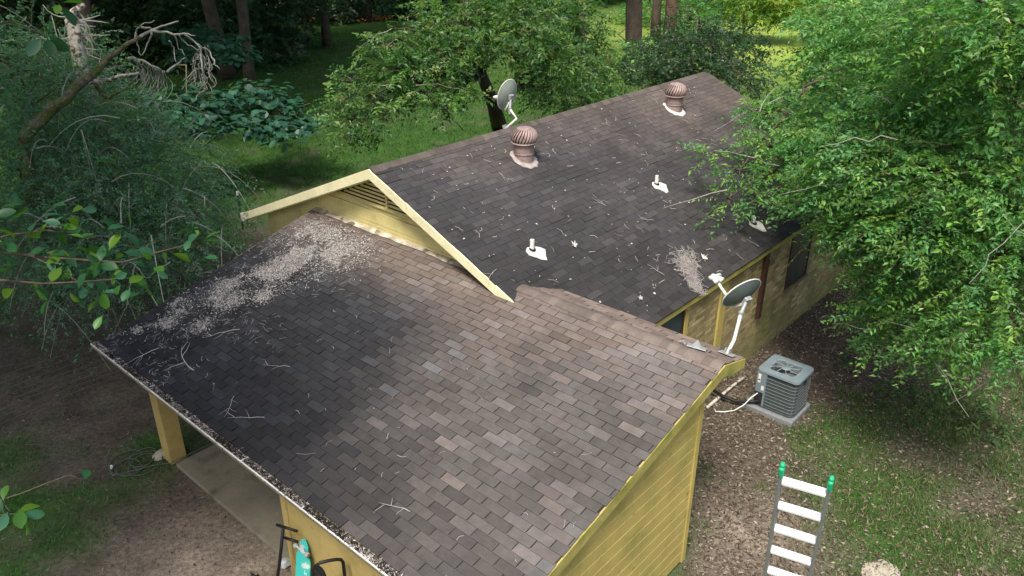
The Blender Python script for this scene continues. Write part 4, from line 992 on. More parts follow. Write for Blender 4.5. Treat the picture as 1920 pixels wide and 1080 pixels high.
def stems(o, d, l, droop, r, ns=4):
    """thin three sided stems"""
    n = len(o); t = np.linspace(0, 1, ns); c = o[:, None] + d[:, None] * (l[:, None] * t)[..., None] - np.array([0, 0, 1]) * (droop * l[:, None] * t ** 2)[..., None]
    a = np.cross(d, [0.3, .2, .9]); a /= np.linalg.norm(a, axis=1, keepdims=True); b = np.cross(d, a)
    rad = r * (1 - .7 * t)
    ring = np.stack([c + (a * math.cos(q) + b * math.sin(q))[:, None] * rad[None, :, None] for q in (0, 2.094, 4.189)], 2)   # n,ns,3,3
    V = ring.reshape(-1, 3); base = (np.arange(n) * ns * 3)[:, None, None]
    F = np.array([(s * 3 + k, s * 3 + (k + 1) % 3, s * 3 + 3 + (k + 1) % 3, s * 3 + 3 + k) for s in range(ns - 1) for k in range(3)])
    return V, (F[None] + base).reshape(-1, 4)
def limb_pts(a, b, g, sag=.0, n=7, wob=.06):
    a = np.array(a, float); b = np.array(b, float); L = np.linalg.norm(b - a); t = np.linspace(0, 1, n)[:, None]
    w = g.normal(size=(n, 3)) * wob * L * np.sin(math.pi * t); return a + (b - a) * t + w + np.array([0, 0, 1]) * sag * L * np.sin(math.pi * t)
def tree(name, label, trunk, lobes, seed, pal='mid', Ls=.1, wr=.45, m=14, dens=220, tl=(.35, .75), droop=.25, cat='tree', group=None, bark='bark',
         r0=.2, limbs=True, shell=.45, flat=.75, stem_r=.006, stem_frac=.5, hang=0.0, limb_r=.05, zfl=.38, bare=0):
    """trunk: list of points; lobes: (centre, radius[, palette])"""
    g = np.random.default_rng(seed); b = np.array(trunk[0], float)
    T = empty(name, tuple(b)); tag(T, label, cat, group)
    tp = np.array(trunk, float) - b; n = len(tp)
    rad = [r0 * (1 - .62 * k / (n - 1)) for k in range(n)]; rad[0] *= 1.35
    tm = MB(); tm.tube(tp, rad, 12)
    Ps, Ds, Ns, LL, WW, TT = [], [], [], [], [], []; SV, SF, off = [], [], 0
    for lob in lobes:
        c = np.array(lob[0], float) - b; r = lob[1]; pl = lob[2] if len(lob) > 2 else pal
        k = max(12, int(dens * r * r))
        v = unit(k, g); q = (shell + (1 - shell) * g.random(k)) ** .8
        o = c + v * (q * r)[:, None] * np.array([1, 1, flat])
        # clumpy: pull origins towards a few sub-centres
        cc = c + unit(9, g) * (.8 * r) * np.array([1, 1, flat]); j = g.integers(0, 9, k); pull = g.uniform(.0, .55, (k, 1)); o = o * (1 - pull) + cc[j] * pull
        d = v * .9 + g.normal(size=(k, 3)) * .45 + np.array([0, 0, .05 - hang]); d[:, 2] *= zfl; d /= np.linalg.norm(d, axis=1, keepdims=True)
        l = g.uniform(*tl, k)
        P_, D_, N_, L_, W_ = spray_leaves(o, d, l, m, g, Ls, wr, droop); Ps.append(P_); Ds.append(D_); Ns.append(N_); LL.append(L_); WW.append(W_)
        tc = pick_tint(k, pl, g); TT.append(np.repeat(tc, m, 0) * g.uniform(.8, 1.2, (k * m, 1)))
        ks = int(k * stem_frac); V_, F_ = stems(o[:ks], d[:ks], l[:ks], droop, stem_r); SV.append(V_); SF.append(F_ + off); off += len(V_)
        if limbs:
            i_ = int(np.argmin(np.linalg.norm(tp - (c - [0, 0, r]), axis=1))); tm.tube(limb_pts(tp[i_], c, g, .06), [limb_r * (1.15 - .8 * q_) for q_ in np.linspace(0, 1, 7)], 6)
            for s in range(4): tm.tube(limb_pts(c, cc[s], g, .05, 4), [limb_r * .4, limb_r * .3, limb_r * .2, limb_r * .1], 5)
    tr = tm.build('trunk', M[bark], T, smooth=True)
    if bare:
        cs = np.array([np.append(np.array(l_[0]) - b, l_[1]) for l_ in lobes]); j = g.integers(0, len(cs), bare)
        v = unit(bare, g); v = v - ray(960, 540) * .8; v /= np.linalg.norm(v, axis=1, keepdims=True)
        o = cs[j, :3] + v * cs[j, 3:4] * .75; d = unit(bare, g); d[:, 2] = d[:, 2] * .4 + .1; d /= np.linalg.norm(d, axis=1, keepdims=True)
        V_, F_ = stems(o, d, g.uniform(.5, 1.5, bare), .2, .012, 6); V_ = V_.reshape(bare, 18, 3) + (g.normal(size=(bare, 6, 1, 3)) * .02).repeat(3, 2).reshape(bare, 18, 3); F1 = F_[:len(F_) // bare]
        for q in range(bare): npmesh('bare_branch', V_[q], F1, M['deadwood'], T, smooth=True)
    V_, F_ = leaf_quads(np.concatenate(Ps), np.concatenate(Ds), np.concatenate(Ns), np.concatenate(LL), np.concatenate(WW), .3, .12)
    cr = npmesh('crown', V_, F_, M['leaf'], T, tint=np.repeat(np.concatenate(TT), 4, 0))
    npmesh('twigs', np.concatenate(SV), np.concatenate(SF), M['stem'], T)['kind'] = 'stuff'
    return T
A = lambda px, py, d: at(px, py, d)

# --- right hand trees -------------------------------------------------------
tree('pecan_tree', 'leafy tree whose low branches hang over the yard beyond the air conditioner', [(11.3, -1.6, -.1), (11.2, -1.5, 1.6), (11.0, -1.2, 3.4), (11.2, -.8, 5.2)],
     [(A(1655, 595, 14.6), .40), (A(1680, 600, 14.2), 0.78), (A(1780, 585, 13.6), 0.98), (A(1885, 590, 13), 1.03), (A(1740, 648, 13.7), .42), (A(1860, 640, 13.2), .5), (A(1670, 520, 14.6), 0.73),
      (A(1610, 452, 15.2), .36), (A(1640, 450, 14.7), 0.88), (A(1740, 470, 14.1), 1.13), (A(1865, 480, 13.1), 1.18)], 101, 'bright', .080, .46, 15, 270, tl=(.3, .75), bare=16, flat=.6, group='trees on the right of the house', r0=.17)
tree('hickory_tree', 'bright tree at the far gable reaching leafy sprays over the main roof', [(13.6, 2.2, -.1), (13.4, 2.3, 2.0), (13.1, 2.6, 4.2), (13.3, 2.6, 6.5)],
     [(A(1335, 290, 15.6), 0.26), (A(1385, 320, 15.4), 0.26), (A(1365, 372, 15.0), 0.26), (A(1430, 262, 16.2), 0.33), (A(1445, 330, 15.5), 0.33), (A(1510, 290, 15.6), 0.63), (A(1475, 215, 17.2), 0.53), (A(1425, 375, 15.0), 0.26), (A(1500, 365, 15.3), 0.28),
      (A(1420, 215, 17), .45), (A(1450, 275, 15.8), .42), (A(1585, 330, 14.0), .7), (A(1640, 390, 13.6), .8), (A(1560, 400, 14.2), .5), (A(1575, 250, 16), 1.08), (A(1570, 355, 15.4), 0.83), (A(1680, 262, 15.2), 1.28), (A(1680, 362, 14.9), 1.13)], 102, 'bright', .088, .52, 13, 270, tl=(.3, .7), bare=14, flat=.6, group='trees on the right of the house', r0=.2)
tree('pecan_tree', 'tallest tree on the right, filling the upper right corner with foliage', [(15.5, -3.0, -.1), (15.4, -2.8, 3.0), (15.2, -2.4, 6.0), (15.3, -2.2, 9.0)],
     [(A(1720, 320, 12.8), .9), (A(1640, 250, 13.6), .9), (A(1800, 330, 12.4), .9), (A(1740, 420, 12.6), .8), (A(1800, 270, 14.3), 1.28), (A(1890, 300, 13.4), 1.03), (A(1800, 375, 14), 1.08), (A(1900, 400, 13.2), 0.88), (A(1720, 100, 14.8), 1.38), (A(1840, 100, 12.8), 1.13), (A(1905, 170, 12.6), 0.98), (A(1690, 10, 15.4), 1.38), (A(1830, 0, 12.2), 1.08), (A(1780, 185, 14.2), 1.08), (A(1900, 40, 11.6), 0.78)], 103, 'bright', .085, .5, 13, 270, tl=(.3, .75), bare=16, flat=.6, group='trees on the right of the house', r0=.24)
tree('sweetgum_tree', 'young bright tree behind the far roof end beside the sunny clearing', [(21.0, 5.6, -.1), (20.9, 5.7, 3.0), (20.8, 5.9, 6.0), (20.9, 6.0, 8.0)],
     [(A(1560, 125, 21), 0.98), (A(1610, 125, 19), 1.18), (A(1590, 35, 21), 1.18), (A(1480, 190, 20.5), 0.48), (A(1550, 190, 19), 0.78), (A(1640, 190, 18), 1.08), (A(1620, 60, 20), 1.08)], 104, 'bright', .14, .5, 12, 150, flat=.6, group='trees on the right of the house', r0=.16)

# --- trees behind the house ---------------------------------------------------
tb = ground_at(935, 232)
tree('elm_tree', 'forked leaning tree behind the dish with layered green branches', [tuple(tb), tuple(A(925, 195, 26)), tuple(A(903, 140, 25.7)), tuple(A(880, 60, 25.5)), tuple(A(870, -40, 25.5))],
     [(A(660, 225, 21.5), 0.68), (A(700, 180, 22), 0.88), (A(660, 150, 23), 0.64), (A(760, 130, 22.5), 1.04), (A(720, 90, 23), 0.80), (A(800, 175, 22), 0.80), (A(840, 100, 23), 1.20), (A(900, 60, 23.5), 1.28), (A(780, 60, 24), 0.88), (A(700, 240, 21), 0.40), (A(655, 262, 21), 0.32), (A(860, 170, 22.3), 0.64), (A(980, 60, 23), 1.28), (A(1040, 110, 23.5), 1.20), (A(960, 0, 24), 1.28), (A(840, 10, 25), 1.04), (A(1000, 160, 24), 0.80), (A(640, 190, 22), 0.44), (A(835, 205, 21.5), 0.36)], 105, 'mid', .14, .5, 12, 115, (.3, .8), flat=.42, bare=14, r0=.25, bark='bark', limb_r=.07)
tree('hornbeam_tree', 'bushy green tree left of the big trunk behind the main ridge', [tuple(ground_at(1100, 170)), tuple(A(1095, 100, 32)), tuple(A(1090, 20, 32))],
     [(A(1080, 60, 29), 1.4), (A(1095, 125, 28), 1.2), (A(1050, 165, 27), 1.2), (A(1135, 178, 28), .7), (A(1090, 190, 27), .9), (A(1040, 20, 28), 1.5)], 106, 'mid', .16, .5, 11, 85, (.4, .9), flat=.6, r0=.2)
def bare_trunk(name, label, pts, r, bark, crown=None, seed=1):
    T = empty(name, tuple(pts[0])); tag(T, label, 'tree', 'tall trunks in the woods'); b = np.array(pts[0])
    m = MB(); g = np.random.default_rng(seed); q = np.array(pts) - b
    P_ = []
    for a, c in zip(q[:-1], q[1:]):
        for t in np.linspace(0, 1, 5)[:-1]: P_.append(a + (c - a) * t + g.normal(size=3) * r * .08)
    P_.append(q[-1]); n = len(P_); m.tube(P_, [r * (1.3 if k == 0 else 1 - .35 * k / n) for k in range(n)], 14)
    for s in range(5):
        k = int(n * .55) + s * max(1, int(n * .08)); k = min(k, n - 1); v = unit(1, g)[0]; v[2] = abs(v[2]) * .5 + .3
        m.tube(limb_pts(P_[k], P_[k] + v * 3.2, g, .05), np.linspace(r * .35, r * .1, 7).tolist(), 7)
    m.build('trunk', M[bark], T, smooth=True)
    if crown is not None:
        me, s = crown; o = link(bpy.data.objects.new('crown', me), T); o.location = tuple(q[-1] + np.array([0, 0, -.5])); o.rotation_euler = (0, 0, g.uniform(0, 6)); o.scale = (s, s, s)
    return T
# a shared high crown for the tall wood trees
g = np.random.default_rng(77); Ps, Ds, Ns, LL, WW, TT = [], [], [], [], [], []
for lob in range(16):
    c = unit(1, g)[0] * np.array([3.2, 3.2, 1.8]) * g.uniform(.3, 1); r = g.uniform(1.3, 2.0); k = int(55 * r * r); v = unit(k, g); o = c + v * r * (g.random((k, 1)) ** .4)
    d = v + g.normal(size=(k, 3)) * .5; d /= np.linalg.norm(d, axis=1, keepdims=True); l = g.uniform(.5, 1.0, k)
    a = spray_leaves(o, d, l, 9, g, .24, .55, .3)
    Ps.append(a[0]); Ds.append(a[1]); Ns.append(a[2]); LL.append(a[3]); WW.append(a[4]); TT.append(np.repeat(pick_tint(k, 'mid', g), 9, 0))
V_, F_ = leaf_quads(np.concatenate(Ps), np.concatenate(Ds), np.concatenate(Ns), np.concatenate(LL), np.concatenate(WW), .3, .12)
o = npmesh('crown', V_, F_, M['leaf'], None, tint=np.repeat(np.concatenate(TT), 4, 0)); HIGH = o.data; bpy.data.objects.remove(o)
def trunk_from(px, py, lean=(0, 0), h=13, **kw):
    b = ground_at(px, py); return [tuple(b), tuple(b + np.array([lean[0] * .5, lean[1] * .5, h * .5])), tuple(b + np.array([lean[0], lean[1], h]))]
bare_trunk('oak_tree', 'thick dark forked trunk standing behind the main ridge', trunk_from(1190, 158, (-.9, .5), 13), .44, 'bark', (HIGH, 1.1), 1)
bare_trunk('oak_tree', 'slim grey trunk between the thick trunk and the red trunk', trunk_from(1228, 82, (0, 0), 15), .30, 'bark', None, 2)
bare_trunk('pine_tree', 'reddish trunk right of the slim grey trunk', trunk_from(1252, 86, (.4, 0), 15), .40, 'bark_red', None, 3)
bare_trunk('oak_tree', 'lone brown trunk on the left edge of the green lawn', trunk_from(427, 145, (-1.2, .6), 14), .36, 'bark', (HIGH, 1.7), 4)  # crown enlarged above the view to darken the lawn
bare_trunk('oak_tree', 'dark slender trunk at the back of the lawn', trunk_from(613, 85, (.2, 0), 14), .26, 'bark', (HIGH, 1.0), 5)
bare_trunk('oak_tree', 'leaning dark trunk behind the dead mossy limb', trunk_from(247, 60, (-3.0, 1.0), 14), .36, 'bark', (HIGH, 1.1), 6)
bare_trunk('oak_tree', 'shaded trunk right of the leaning dark trunk at top left', trunk_from(325, 55, (-1, .5), 14), .30, 'bark', (HIGH, 1.0), 7)
bare_trunk('oak_tree', 'dark trunk at the top edge left of the elm foliage', trunk_from(690, 40, (0, 0), 14), .3, 'bark', (HIGH, 1.0), 8)
for k, (x, y, s, lb_) in enumerate([(-9.8, 10.5, 1.5, 'unseen tree added to shade the left yard beyond the picture edge'), (3.5, 27, 1.9, 'tree added for shade between the bush and the lone brown trunk'), (-11.5, 17.5, 1.4, 'unseen tree added to shade the left corner outside the picture'), (12, 31, 1.9, 'tree added to shade the left side of the lawn')]):  # crowns out of view, added to shade the yard and lawn
    bare_trunk('oak_tree', lb_, [(x, y, -.2), (x + .2, y, 7), (x, y + .3, 15.0)], .26, 'bark', (HIGH, s), 60 + k)
for k, (x, y, s, lb_) in enumerate([(9, 44, 1.3, 'tall tree deep in the dark wood at top left'), (18, 46, 1.3, 'tall tree in the wood behind the lone brown trunk'),
                                    (28, 52, 1.3, 'tall tree at the back of the lawn in the shade'), (33, 42, 1.2, 'tall tree in the wood behind the elm')]):
    bare_trunk('oak_tree', lb_, [(x, y, -.2), (x + .2, y, 6), (x, y + .3, 12.5)], .3, 'bark', (HIGH, s), 20 + k)
# dark thicket behind the far end of the ridge
tree('privet_bush', 'dark dense thicket behind the far turbine vent', [tuple(ground_at(1320, 150)), tuple(A(1320, 110, 30))],
     [(A(1320, 110, 29), 1.6), (A(1270, 120, 30), 1.3), (A(1370, 95, 30), 1.3), (A(1300, 60, 33), 1.3), (A(1240, 150, 29), .9), (A(1390, 140, 27), 1.0), (A(1210, 110, 31), 1.1)], 107, 'dark', .13, .55, 12, 130, (.4, .8), cat='bush', r0=.08)
tree('elder_bush', 'light green bush between the slim trunk and the thicket', [tuple(ground_at(1210, 120)), tuple(A(1205, 80, 38))],
     [(A(1208, 105, 37), 1.1), (A(1240, 125, 35), .9), (A(1300, 25, 56), 1.8), (A(1340, 0, 58), 1.8), (A(1205, 30, 62), 1.8)], 108, 'bright', .2, .5, 10, 75, (.5, 1.0), cat='bush', r0=.08)
tree('wild_shrub', 'sunlit shrub at the edge of the bright clearing', [tuple(ground_at(1395, 60)), tuple(A(1395, 20, 50))],
     [(A(1400, 0, 56), 2.2), (A(1450, 5, 56), 1.8), (A(1490, 0, 56), 2.2)], 109, 'sunny', .24, .5, 10, 60, (.5, 1.0), cat='bush', r0=.08)

# --- the big fine-leaved bush on the left --------------------------------------
lob = [(A(60, 200, 20), 1.5), (A(150, 260, 19.5), 1.5), (A(40, 320, 18.5), 1.5), (A(230, 330, 19), 1.6), (A(130, 400, 18), 1.5), (A(300, 380, 18.3), 1.3), (A(350, 400, 18.2), .9), (A(250, 440, 17.5), 1.2), (A(30, 130, 21), 1.5), (A(240, 250, 20.5), 1.2), (A(60, 450, 17), 1.2), (A(330, 470, 17.2), .8), (A(180, 480, 16.8), .9), (A(380, 350, 18.6), .6), (A(120, 130, 22), 1.2), (A(300, 300, 20), 1.0)]
tree('privet_bush', 'huge fine-leaved bush with drooping twigs filling the left side', [(-1.4, 16.2, -.1), (-1.5, 16.3, 1.2), (-1.6, 16.5, 2.6)], lob, 110, 'bush', .072, .42, 25, 165, (.6, 1.4), .45, zfl=.7, cat='bush', r0=.16, stem_r=.006, stem_frac=.35)
# bare hanging twigs of that bush's tangle
g = np.random.default_rng(12); k = 150
cs = np.array([np.concatenate([l_[0], [l_[1]]]) for l_ in lob]); j = g.integers(0, len(cs), k); o_ = cs[j, :3] + unit(k, g) * cs[j, 3:4] * .95
d_ = unit(k, g) + np.array([0, 0, .2]) - ray(200, 300) * .5; d_ /= np.linalg.norm(d_, axis=1, keepdims=True)
V_, F_ = stems(o_, d_, g.uniform(.8, 1.9, k), .75, .014, 7)
T = [o for o in bpy.data.objects if o.name.startswith('privet_bush') and o.get('label', '').startswith('huge')][0]
ob = npmesh('bare_twigs', V_ - np.array(T.location), F_, M['deadwood'], T)

# mossy dead limb over the bush
DL = empty('dead_limb', tuple(A(30, 300, 18.2) - np.array([0, 0, 2.0]))); tag(DL, 'mossy dead limb with bleached bare twigs rising over the bush', 'branch')
b = np.array(DL.location); P3 = lambda px, py, d=18.2: A(px, py, d) - b
MB().tube([(0, 0, -1.2), P3(42, 268), P3(60, 238), P3(78, 226), P3(98, 203), P3(124, 186), P3(140, 165), P3(158, 152), P3(182, 134), P3(203, 108), P3(222, 96), P3(240, 81), P3(252, 76), P3(262, 68)], [.15, .125, .130, .108, .112, .092, .098, .080, .072, .058, .050, .042, .038, .030], 10).build('limb', M['moss'], DL, smooth=True)
g = np.random.default_rng(31)
def dead(pts, r, d=18.2, m='deadwood'):
    pts = [(x, y) for x, y in pts]; fine = []
    for (xa, ya), (xb, yb) in zip(pts[:-1], pts[1:]):
        for t in (0, .34, .67): fine.append((xa + (xb - xa) * t + g.normal() * 1.3, ya + (yb - ya) * t + g.normal() * 1.3))
    fine.append(pts[-1]); pts = fine; r = r * .72
    MB().tube([P3(x, y, d + .2 * math.sin(i_ * .6)) for i_, (x, y) in enumerate(pts)], np.linspace(r, r * .35, len(pts)).tolist(), 5).build('twig', M[m], DL, smooth=True)
dead([(165, 155), (185, 153), (215, 146), (245, 140), (268, 137)], .075, m='bleached')
dead([(180, 160), (190, 175), (204, 184), (225, 172), (248, 165)], .06, m='moss')
dead([(262, 68), (288, 56), (310, 48), (335, 40)], .05); dead([(288, 56), (315, 62), (345, 64), (366, 67)], .045); dead([(264, 50), (288, 56)], .04); dead([(252, 78), (254, 60), (264, 48), (290, 38)], .028)
dead([(345, 64), (372, 84), (378, 110), (380, 140), (376, 170), (368, 188)], .035); dead([(372, 84), (395, 96), (403, 120), (412, 132)], .026); dead([(378, 110), (392, 120), (390, 140), (404, 155)], .024); dead([(380, 130), (366, 130), (352, 146), (342, 152)], .022); dead([(380, 140), (388, 150), (398, 172)], .022)
dead([(326, 66), (336, 90), (346, 104)], .022); dead([(335, 66), (352, 84), (368, 92)], .022); dead([(284, 58), (278, 82), (266, 104)], .03); dead([(254, 62), (258, 84), (264, 104)], .028)
dead([(240, 110), (252, 108), (275, 118), (300, 130), (312, 142)], .05); dead([(312, 134), (330, 120), (348, 108)], .04); dead([(318, 76), (324, 90), (330, 116)], .026)
for s in range(26):
    x0 = g.uniform(248, 308); y0 = 108 + (x0 - 245) * .42; L = g.uniform(20, 70); a = g.uniform(-.5, .9)
    dead([(x0, y0), (x0 + L * .3 * math.sin(a + .5), y0 + L * .4), (x0 + L * .45 * math.sin(a), y0 + L * .75), (x0 + L * .5 * math.sin(a - .5), y0 + L)], .015)
for s in range(22):
    x0 = g.uniform(366, 392); y0 = g.uniform(84, 130); L = g.uniform(20, 62); a = g.uniform(-1.1, .9)
    dead([(x0, y0), (x0 + L * .3 * math.sin(a), y0 + L * .4), (x0 + L * .4 * math.sin(a + .4), y0 + L * .8), (x0 + L * .5 * math.sin(a - .3), y0 + L)], .014)
dead([(200, 130), (215, 127), (230, 122)], .03)
# sunlit broken snag behind it
SN = empty('broken_snag', tuple(A(142, 130, 21) - np.array([0, 0, 3.0]))); tag(SN, 'broken pale snag with curling twigs left of the dead limb', 'branch')
b = np.array(SN.location); P3 = lambda px, py, d=21: A(px, py, d) - b
MB().tube([(0, 0, -1.5), P3(150, 118), P3(142, 80), P3(138, 50), P3(130, 40), P3(138, 22), P3(158, 8)], [.20, .16, .14, .14, .10, .08, .05], 9).build('stub', M['bleached'], SN, smooth=True)
for s in range(26):
    x0, y0 = g.uniform(128, 160), g.uniform(20, 100); a = g.uniform(-.2, 1.0) if g.random() < .7 else math.pi - g.uniform(0, .6); L = g.uniform(25, 65); cu = g.uniform(-.4, 1.0)
    MB().tube([P3(x0 + L * q * math.cos(a + cu * q), y0 + L * q * math.sin(a + cu * q) * .9) for q in np.linspace(0, 1, 6)], np.linspace(.026, .008, 6).tolist(), 5).build('twig', M['deadwood'], SN, smooth=True)

# --- broad leaved saplings on the lawn -------------------------------------------
def broadleaf(name, label, base, tiers, seed, Ls=.30):
    g = np.random.default_rng(seed); T = empty(name, tuple(base)); tag(T, label, 'shrub', 'broad leaved saplings'); b = np.array(base); st = MB(); Ps, Ds, Ns, LL, TT = [], [], [], [], []
    for (c, r) in tiers:
        c = np.array(c) - b; st.tube(limb_pts((0, 0, 0), c, g, .1), np.linspace(.05, .015, 7).tolist(), 6); k = int(95 * r * r) + 14
        a = g.uniform(0, 6.28, k); q = np.sqrt(g.random(k)) * r; o = c + np.stack([q * np.cos(a), q * np.sin(a), g.normal(size=k) * .13 * r - .10 * q], 1)
        Ps.append(o); Ds.append(np.stack([np.cos(a), np.sin(a), -.25 + .2 * g.normal(size=k)], 1) + g.normal(size=(k, 3)) * .35); Ns.append(np.tile([[0, 0, 1.0]], (k, 1)) + g.normal(size=(k, 3)) * .2); LL.append(g.uniform(.6, 1.15, k) * Ls); TT.append(pick_tint(k, 'teal', g))
    st.build('stem', M['stem'], T, smooth=True)
    P_, D_, N_, L_ = np.concatenate(Ps), np.concatenate(Ds), np.concatenate(Ns), np.concatenate(LL)
    D_ /= np.linalg.norm(D_, axis=1, keepdims=True); S = np.cross(D_, N_); S /= np.linalg.norm(S, axis=1, keepdims=True); Nn = np.cross(S, D_); n = len(P_)
    prof = [(0, 0), (.12, .30), (.38, .46), (.68, .36), (1, 0)]
    V_ = np.stack([P_ + D_ * (a_ * L_)[:, None] + S * (s_ * w_ * L_)[:, None] + Nn * (w_ * .18 * L_ - .25 * a_ * a_ * L_ * .4)[:, None] for a_, w_, s_ in [(0, 0, 0), (.12, .30, 1), (.38, .46, 1), (.68, .36, 1), (1, 0, 0), (.68, .36, -1), (.38, .46, -1), (.12, .30, -1)]] , 1).reshape(-1, 3)
    o = (np.arange(n) * 8)[:, None]; F_ = np.concatenate([o + np.array([[0, 1, 2, 3, 4]]), o + np.array([[0, 4, 5, 6, 7]])])
    npmesh('foliage', V_, F_, M['leaf'], T, tint=np.repeat(np.concatenate(TT), 8, 0)); return T
broadleaf('paulownia_sapling', 'teal broad-leaved sapling left of centre on the lawn below the dead twigs', ground_at(380, 245), [(A(330, 175, 27), 1.0), (A(390, 185, 27), 1.0), (A(350, 205, 26), 1.1), (A(420, 225, 26), .8), (A(300, 200, 26.5), .9), (A(440, 190, 27.5), .8), (A(310, 230, 25.5), .9), (A(385, 240, 25.5), .7)], 201)
broadleaf('paulownia_sapling', 'bluish broad-leaved sapling spreading toward the middle of the lawn', ground_at(530, 262), [(A(480, 165, 28), 1.0), (A(510, 190, 27.5), .9), (A(540, 220, 27), .9), (A(575, 235, 26.5), .6), (A(500, 235, 26.5), .8), (A(535, 250, 26), .7), (A(455, 215, 27), .7), (A(590, 225, 27), .4)], 202)
broadleaf('paulownia_sapling', 'dark tiered sapling under the lone brown trunk', ground_at(410, 130), [(A(400, 75, 36), 1.3), (A(380, 95, 35), 1.2), (A(430, 100, 35), 1.1), (A(360, 60, 37), 1.2)], 203)

# --- near branches on the left ------------------------------------------------------
def near_branch(stem_paths, leaves, name, label, T=None, seed=1, Ls=.105):
    g = np.random.default_rng(seed); st = MB()
    for pts, r in stem_paths: st.tube(pts, np.linspace(r, r * .35, len(pts)).tolist(), 6)
    return st
FT = empty('oak_tree', (-9.9, 4.4, 0)); tag(FT, 'near tree at the left edge holding leafy branches in the foreground', 'tree')
b = np.array(FT.location); g = np.random.default_rng(41)
tm = MB(); tm.tube([(0, 0, -.2), (.1, .1, 3), (0, .2, 6.2), (-.2, .2, 9), (-.1, .1, 11.5)], [.30, .22, .19, .15, .1], 12)
tips = []
def nb(pts, r):
    q = [np.array(p) - b for p in pts]; tm.tube(q, np.linspace(r, r * .3, len(q)).tolist(), 6); return q
D0 = 6.2
q1 = nb([(-9.85, 4.5, 5.2), A(-120, 500, D0 + .2), A(0, 473, D0), A(80, 482, D0), A(150, 487, D0 - .1), A(230, 492, D0 - .1), A(290, 475, D0 - .15), A(345, 460, D0 - .2), A(372, 448, D0 - .2)], .013)
q2 = nb([(-9.85, 4.5, 5.0), A(-80, 535, D0), A(0, 525, D0 - .1), A(80, 532, D0 - .1), A(160, 528, D0 - .2), A(230, 522, D0 - .2), A(285, 520, D0 - .2)], .011)
q3 = nb([A(-60, 460, D0 + .1), A(20, 440, D0 + .1), A(90, 432, D0), A(150, 440, D0), A(200, 452, D0)], .008)
q4 = nb([A(60, 480, D0), A(110, 505, D0 - .1), A(150, 530, D0 - .15), A(170, 560, D0 - .2)], .006)
q5 = nb([(-9.85, 4.4, 4.4), A(-120, 960, 5.4), A(0, 938, 5.3), A(40, 925, 5.3), A(90, 905, 5.3), A(130, 890, 5.25), A(158, 900, 5.25)], .006)
q6 = nb([A(-60, 980, 5.3), A(5, 965, 5.3), A(45, 962, 5.25)], .005)
q7 = nb([A(0, 938, 5.3), A(20, 960, 5.3)], .005)
q8 = nb([(-9.9, 4.6, 7.4), A(-60, 60, 7.5), A(20, 40, 7.4), A(60, 55, 7.3), A(90, 72, 7.3)], .012)
q9 = nb([(-9.9, 4.6, 7.6), A(-40, 0, 7.5), A(60, -8, 7.4), A(110, 5, 7.3)], .010)
Ps, Ds, Ns, LL, TT = [], [], [], [], []
def hang_leaves(q, n, s0, L, spread=.05):
    q = np.array(q); seg = np.linalg.norm(np.diff(q, axis=0), axis=1); cum = np.concatenate([[0], np.cumsum(seg)]) / seg.sum()
    t = g.uniform(s0, 1.0, n); t[:max(1, n // 8)] = 1.0
    p = np.stack([np.interp(t, cum, q[:, i_]) for i_ in range(3)], 1) + g.normal(size=(n, 3)) * spread * .2
    d = unit(n, g) + np.array([0, 0, -.1]); dd = np.gradient(q, axis=0); d += dd[np.clip((t * (len(q) - 1)).astype(int), 0, len(q) - 1)] / np.linalg.norm(dd, axis=1).mean() * .5
    Ps.append(p); Ds.append(d); Ns.append(np.tile([[-.3, -.2, .9]], (n, 1)) + g.normal(size=(n, 3)) * .55); LL.append(g.uniform(.7, 1.25, n) * L); TT.append(pick_tint(n, 'oak', g))
hang_leaves(q1, 46, .40, .125, .3); hang_leaves(q2, 46, .40, .125, .3); hang_leaves(q3, 60, .2, .125, .5); hang_leaves(q4, 26, .1, .12, .4); hang_leaves(q5, 5, .55, .11); hang_leaves(q6, 5, .5, .12); hang_leaves(q7, 2, .6, .1); hang_leaves(q8, 34, .3, .15); hang_leaves(q9, 34, .3, .15)
tm.build('trunk', M['bark'], FT, smooth=True)
P_, D_, N_, L_ = np.concatenate(Ps), np.concatenate(Ds), np.concatenate(Ns), np.concatenate(LL); D_ /= np.linalg.norm(D_, axis=1, keepdims=True); S = np.cross(D_, N_); S /= np.linalg.norm(S, axis=1, keepdims=True); Nn = np.cross(S, D_); n = len(P_); L1 = L_[:, None]
shape = [(0, 0), (.18, .05), (.35, .17), (.6, .25), (.82, .22), (1, .04)]
rows = []
for a_, w_ in shape:
    cen_ = P_ + D_ * a_ * L1 + Nn * (-.18 * a_ * a_) * L1
    rows += [cen_ + S * w_ * L1 + Nn * w_ * .3 * L1, cen_, cen_ - S * w_ * L1 + Nn * w_ * .3 * L1]
V_ = np.stack(rows, 1).reshape(-1, 3); o = (np.arange(n) * 18)[:, None]; F_ = []
for r_ in range(5):
    for c_ in range(2): F_.append(o + np.array([[r_ * 3 + c_, r_ * 3 + c_ + 1, r_ * 3 + c_ + 4, r_ * 3 + c_ + 3]]))
npmesh('foliage', V_, np.concatenate(F_), M['leaf'], FT, tint=np.repeat(np.concatenate(TT), 18, 0), smooth=True)
# its high crown, above the picture, throws the shade over the left of the low roof
o = link(bpy.data.objects.new('crown', HIGH), FT); o.location = (-.6, 1.2, 12.6); o.scale = (1.0, 1.0, .9)
bare_trunk('oak_tree', 'tall tree standing in the left yard outside the picture', [(-11.5, 12.0, -.1), (-11.4, 12.2, 6), (-11.0, 12.0, 12)], .3, 'bark', (HIGH, 1.3), 41)

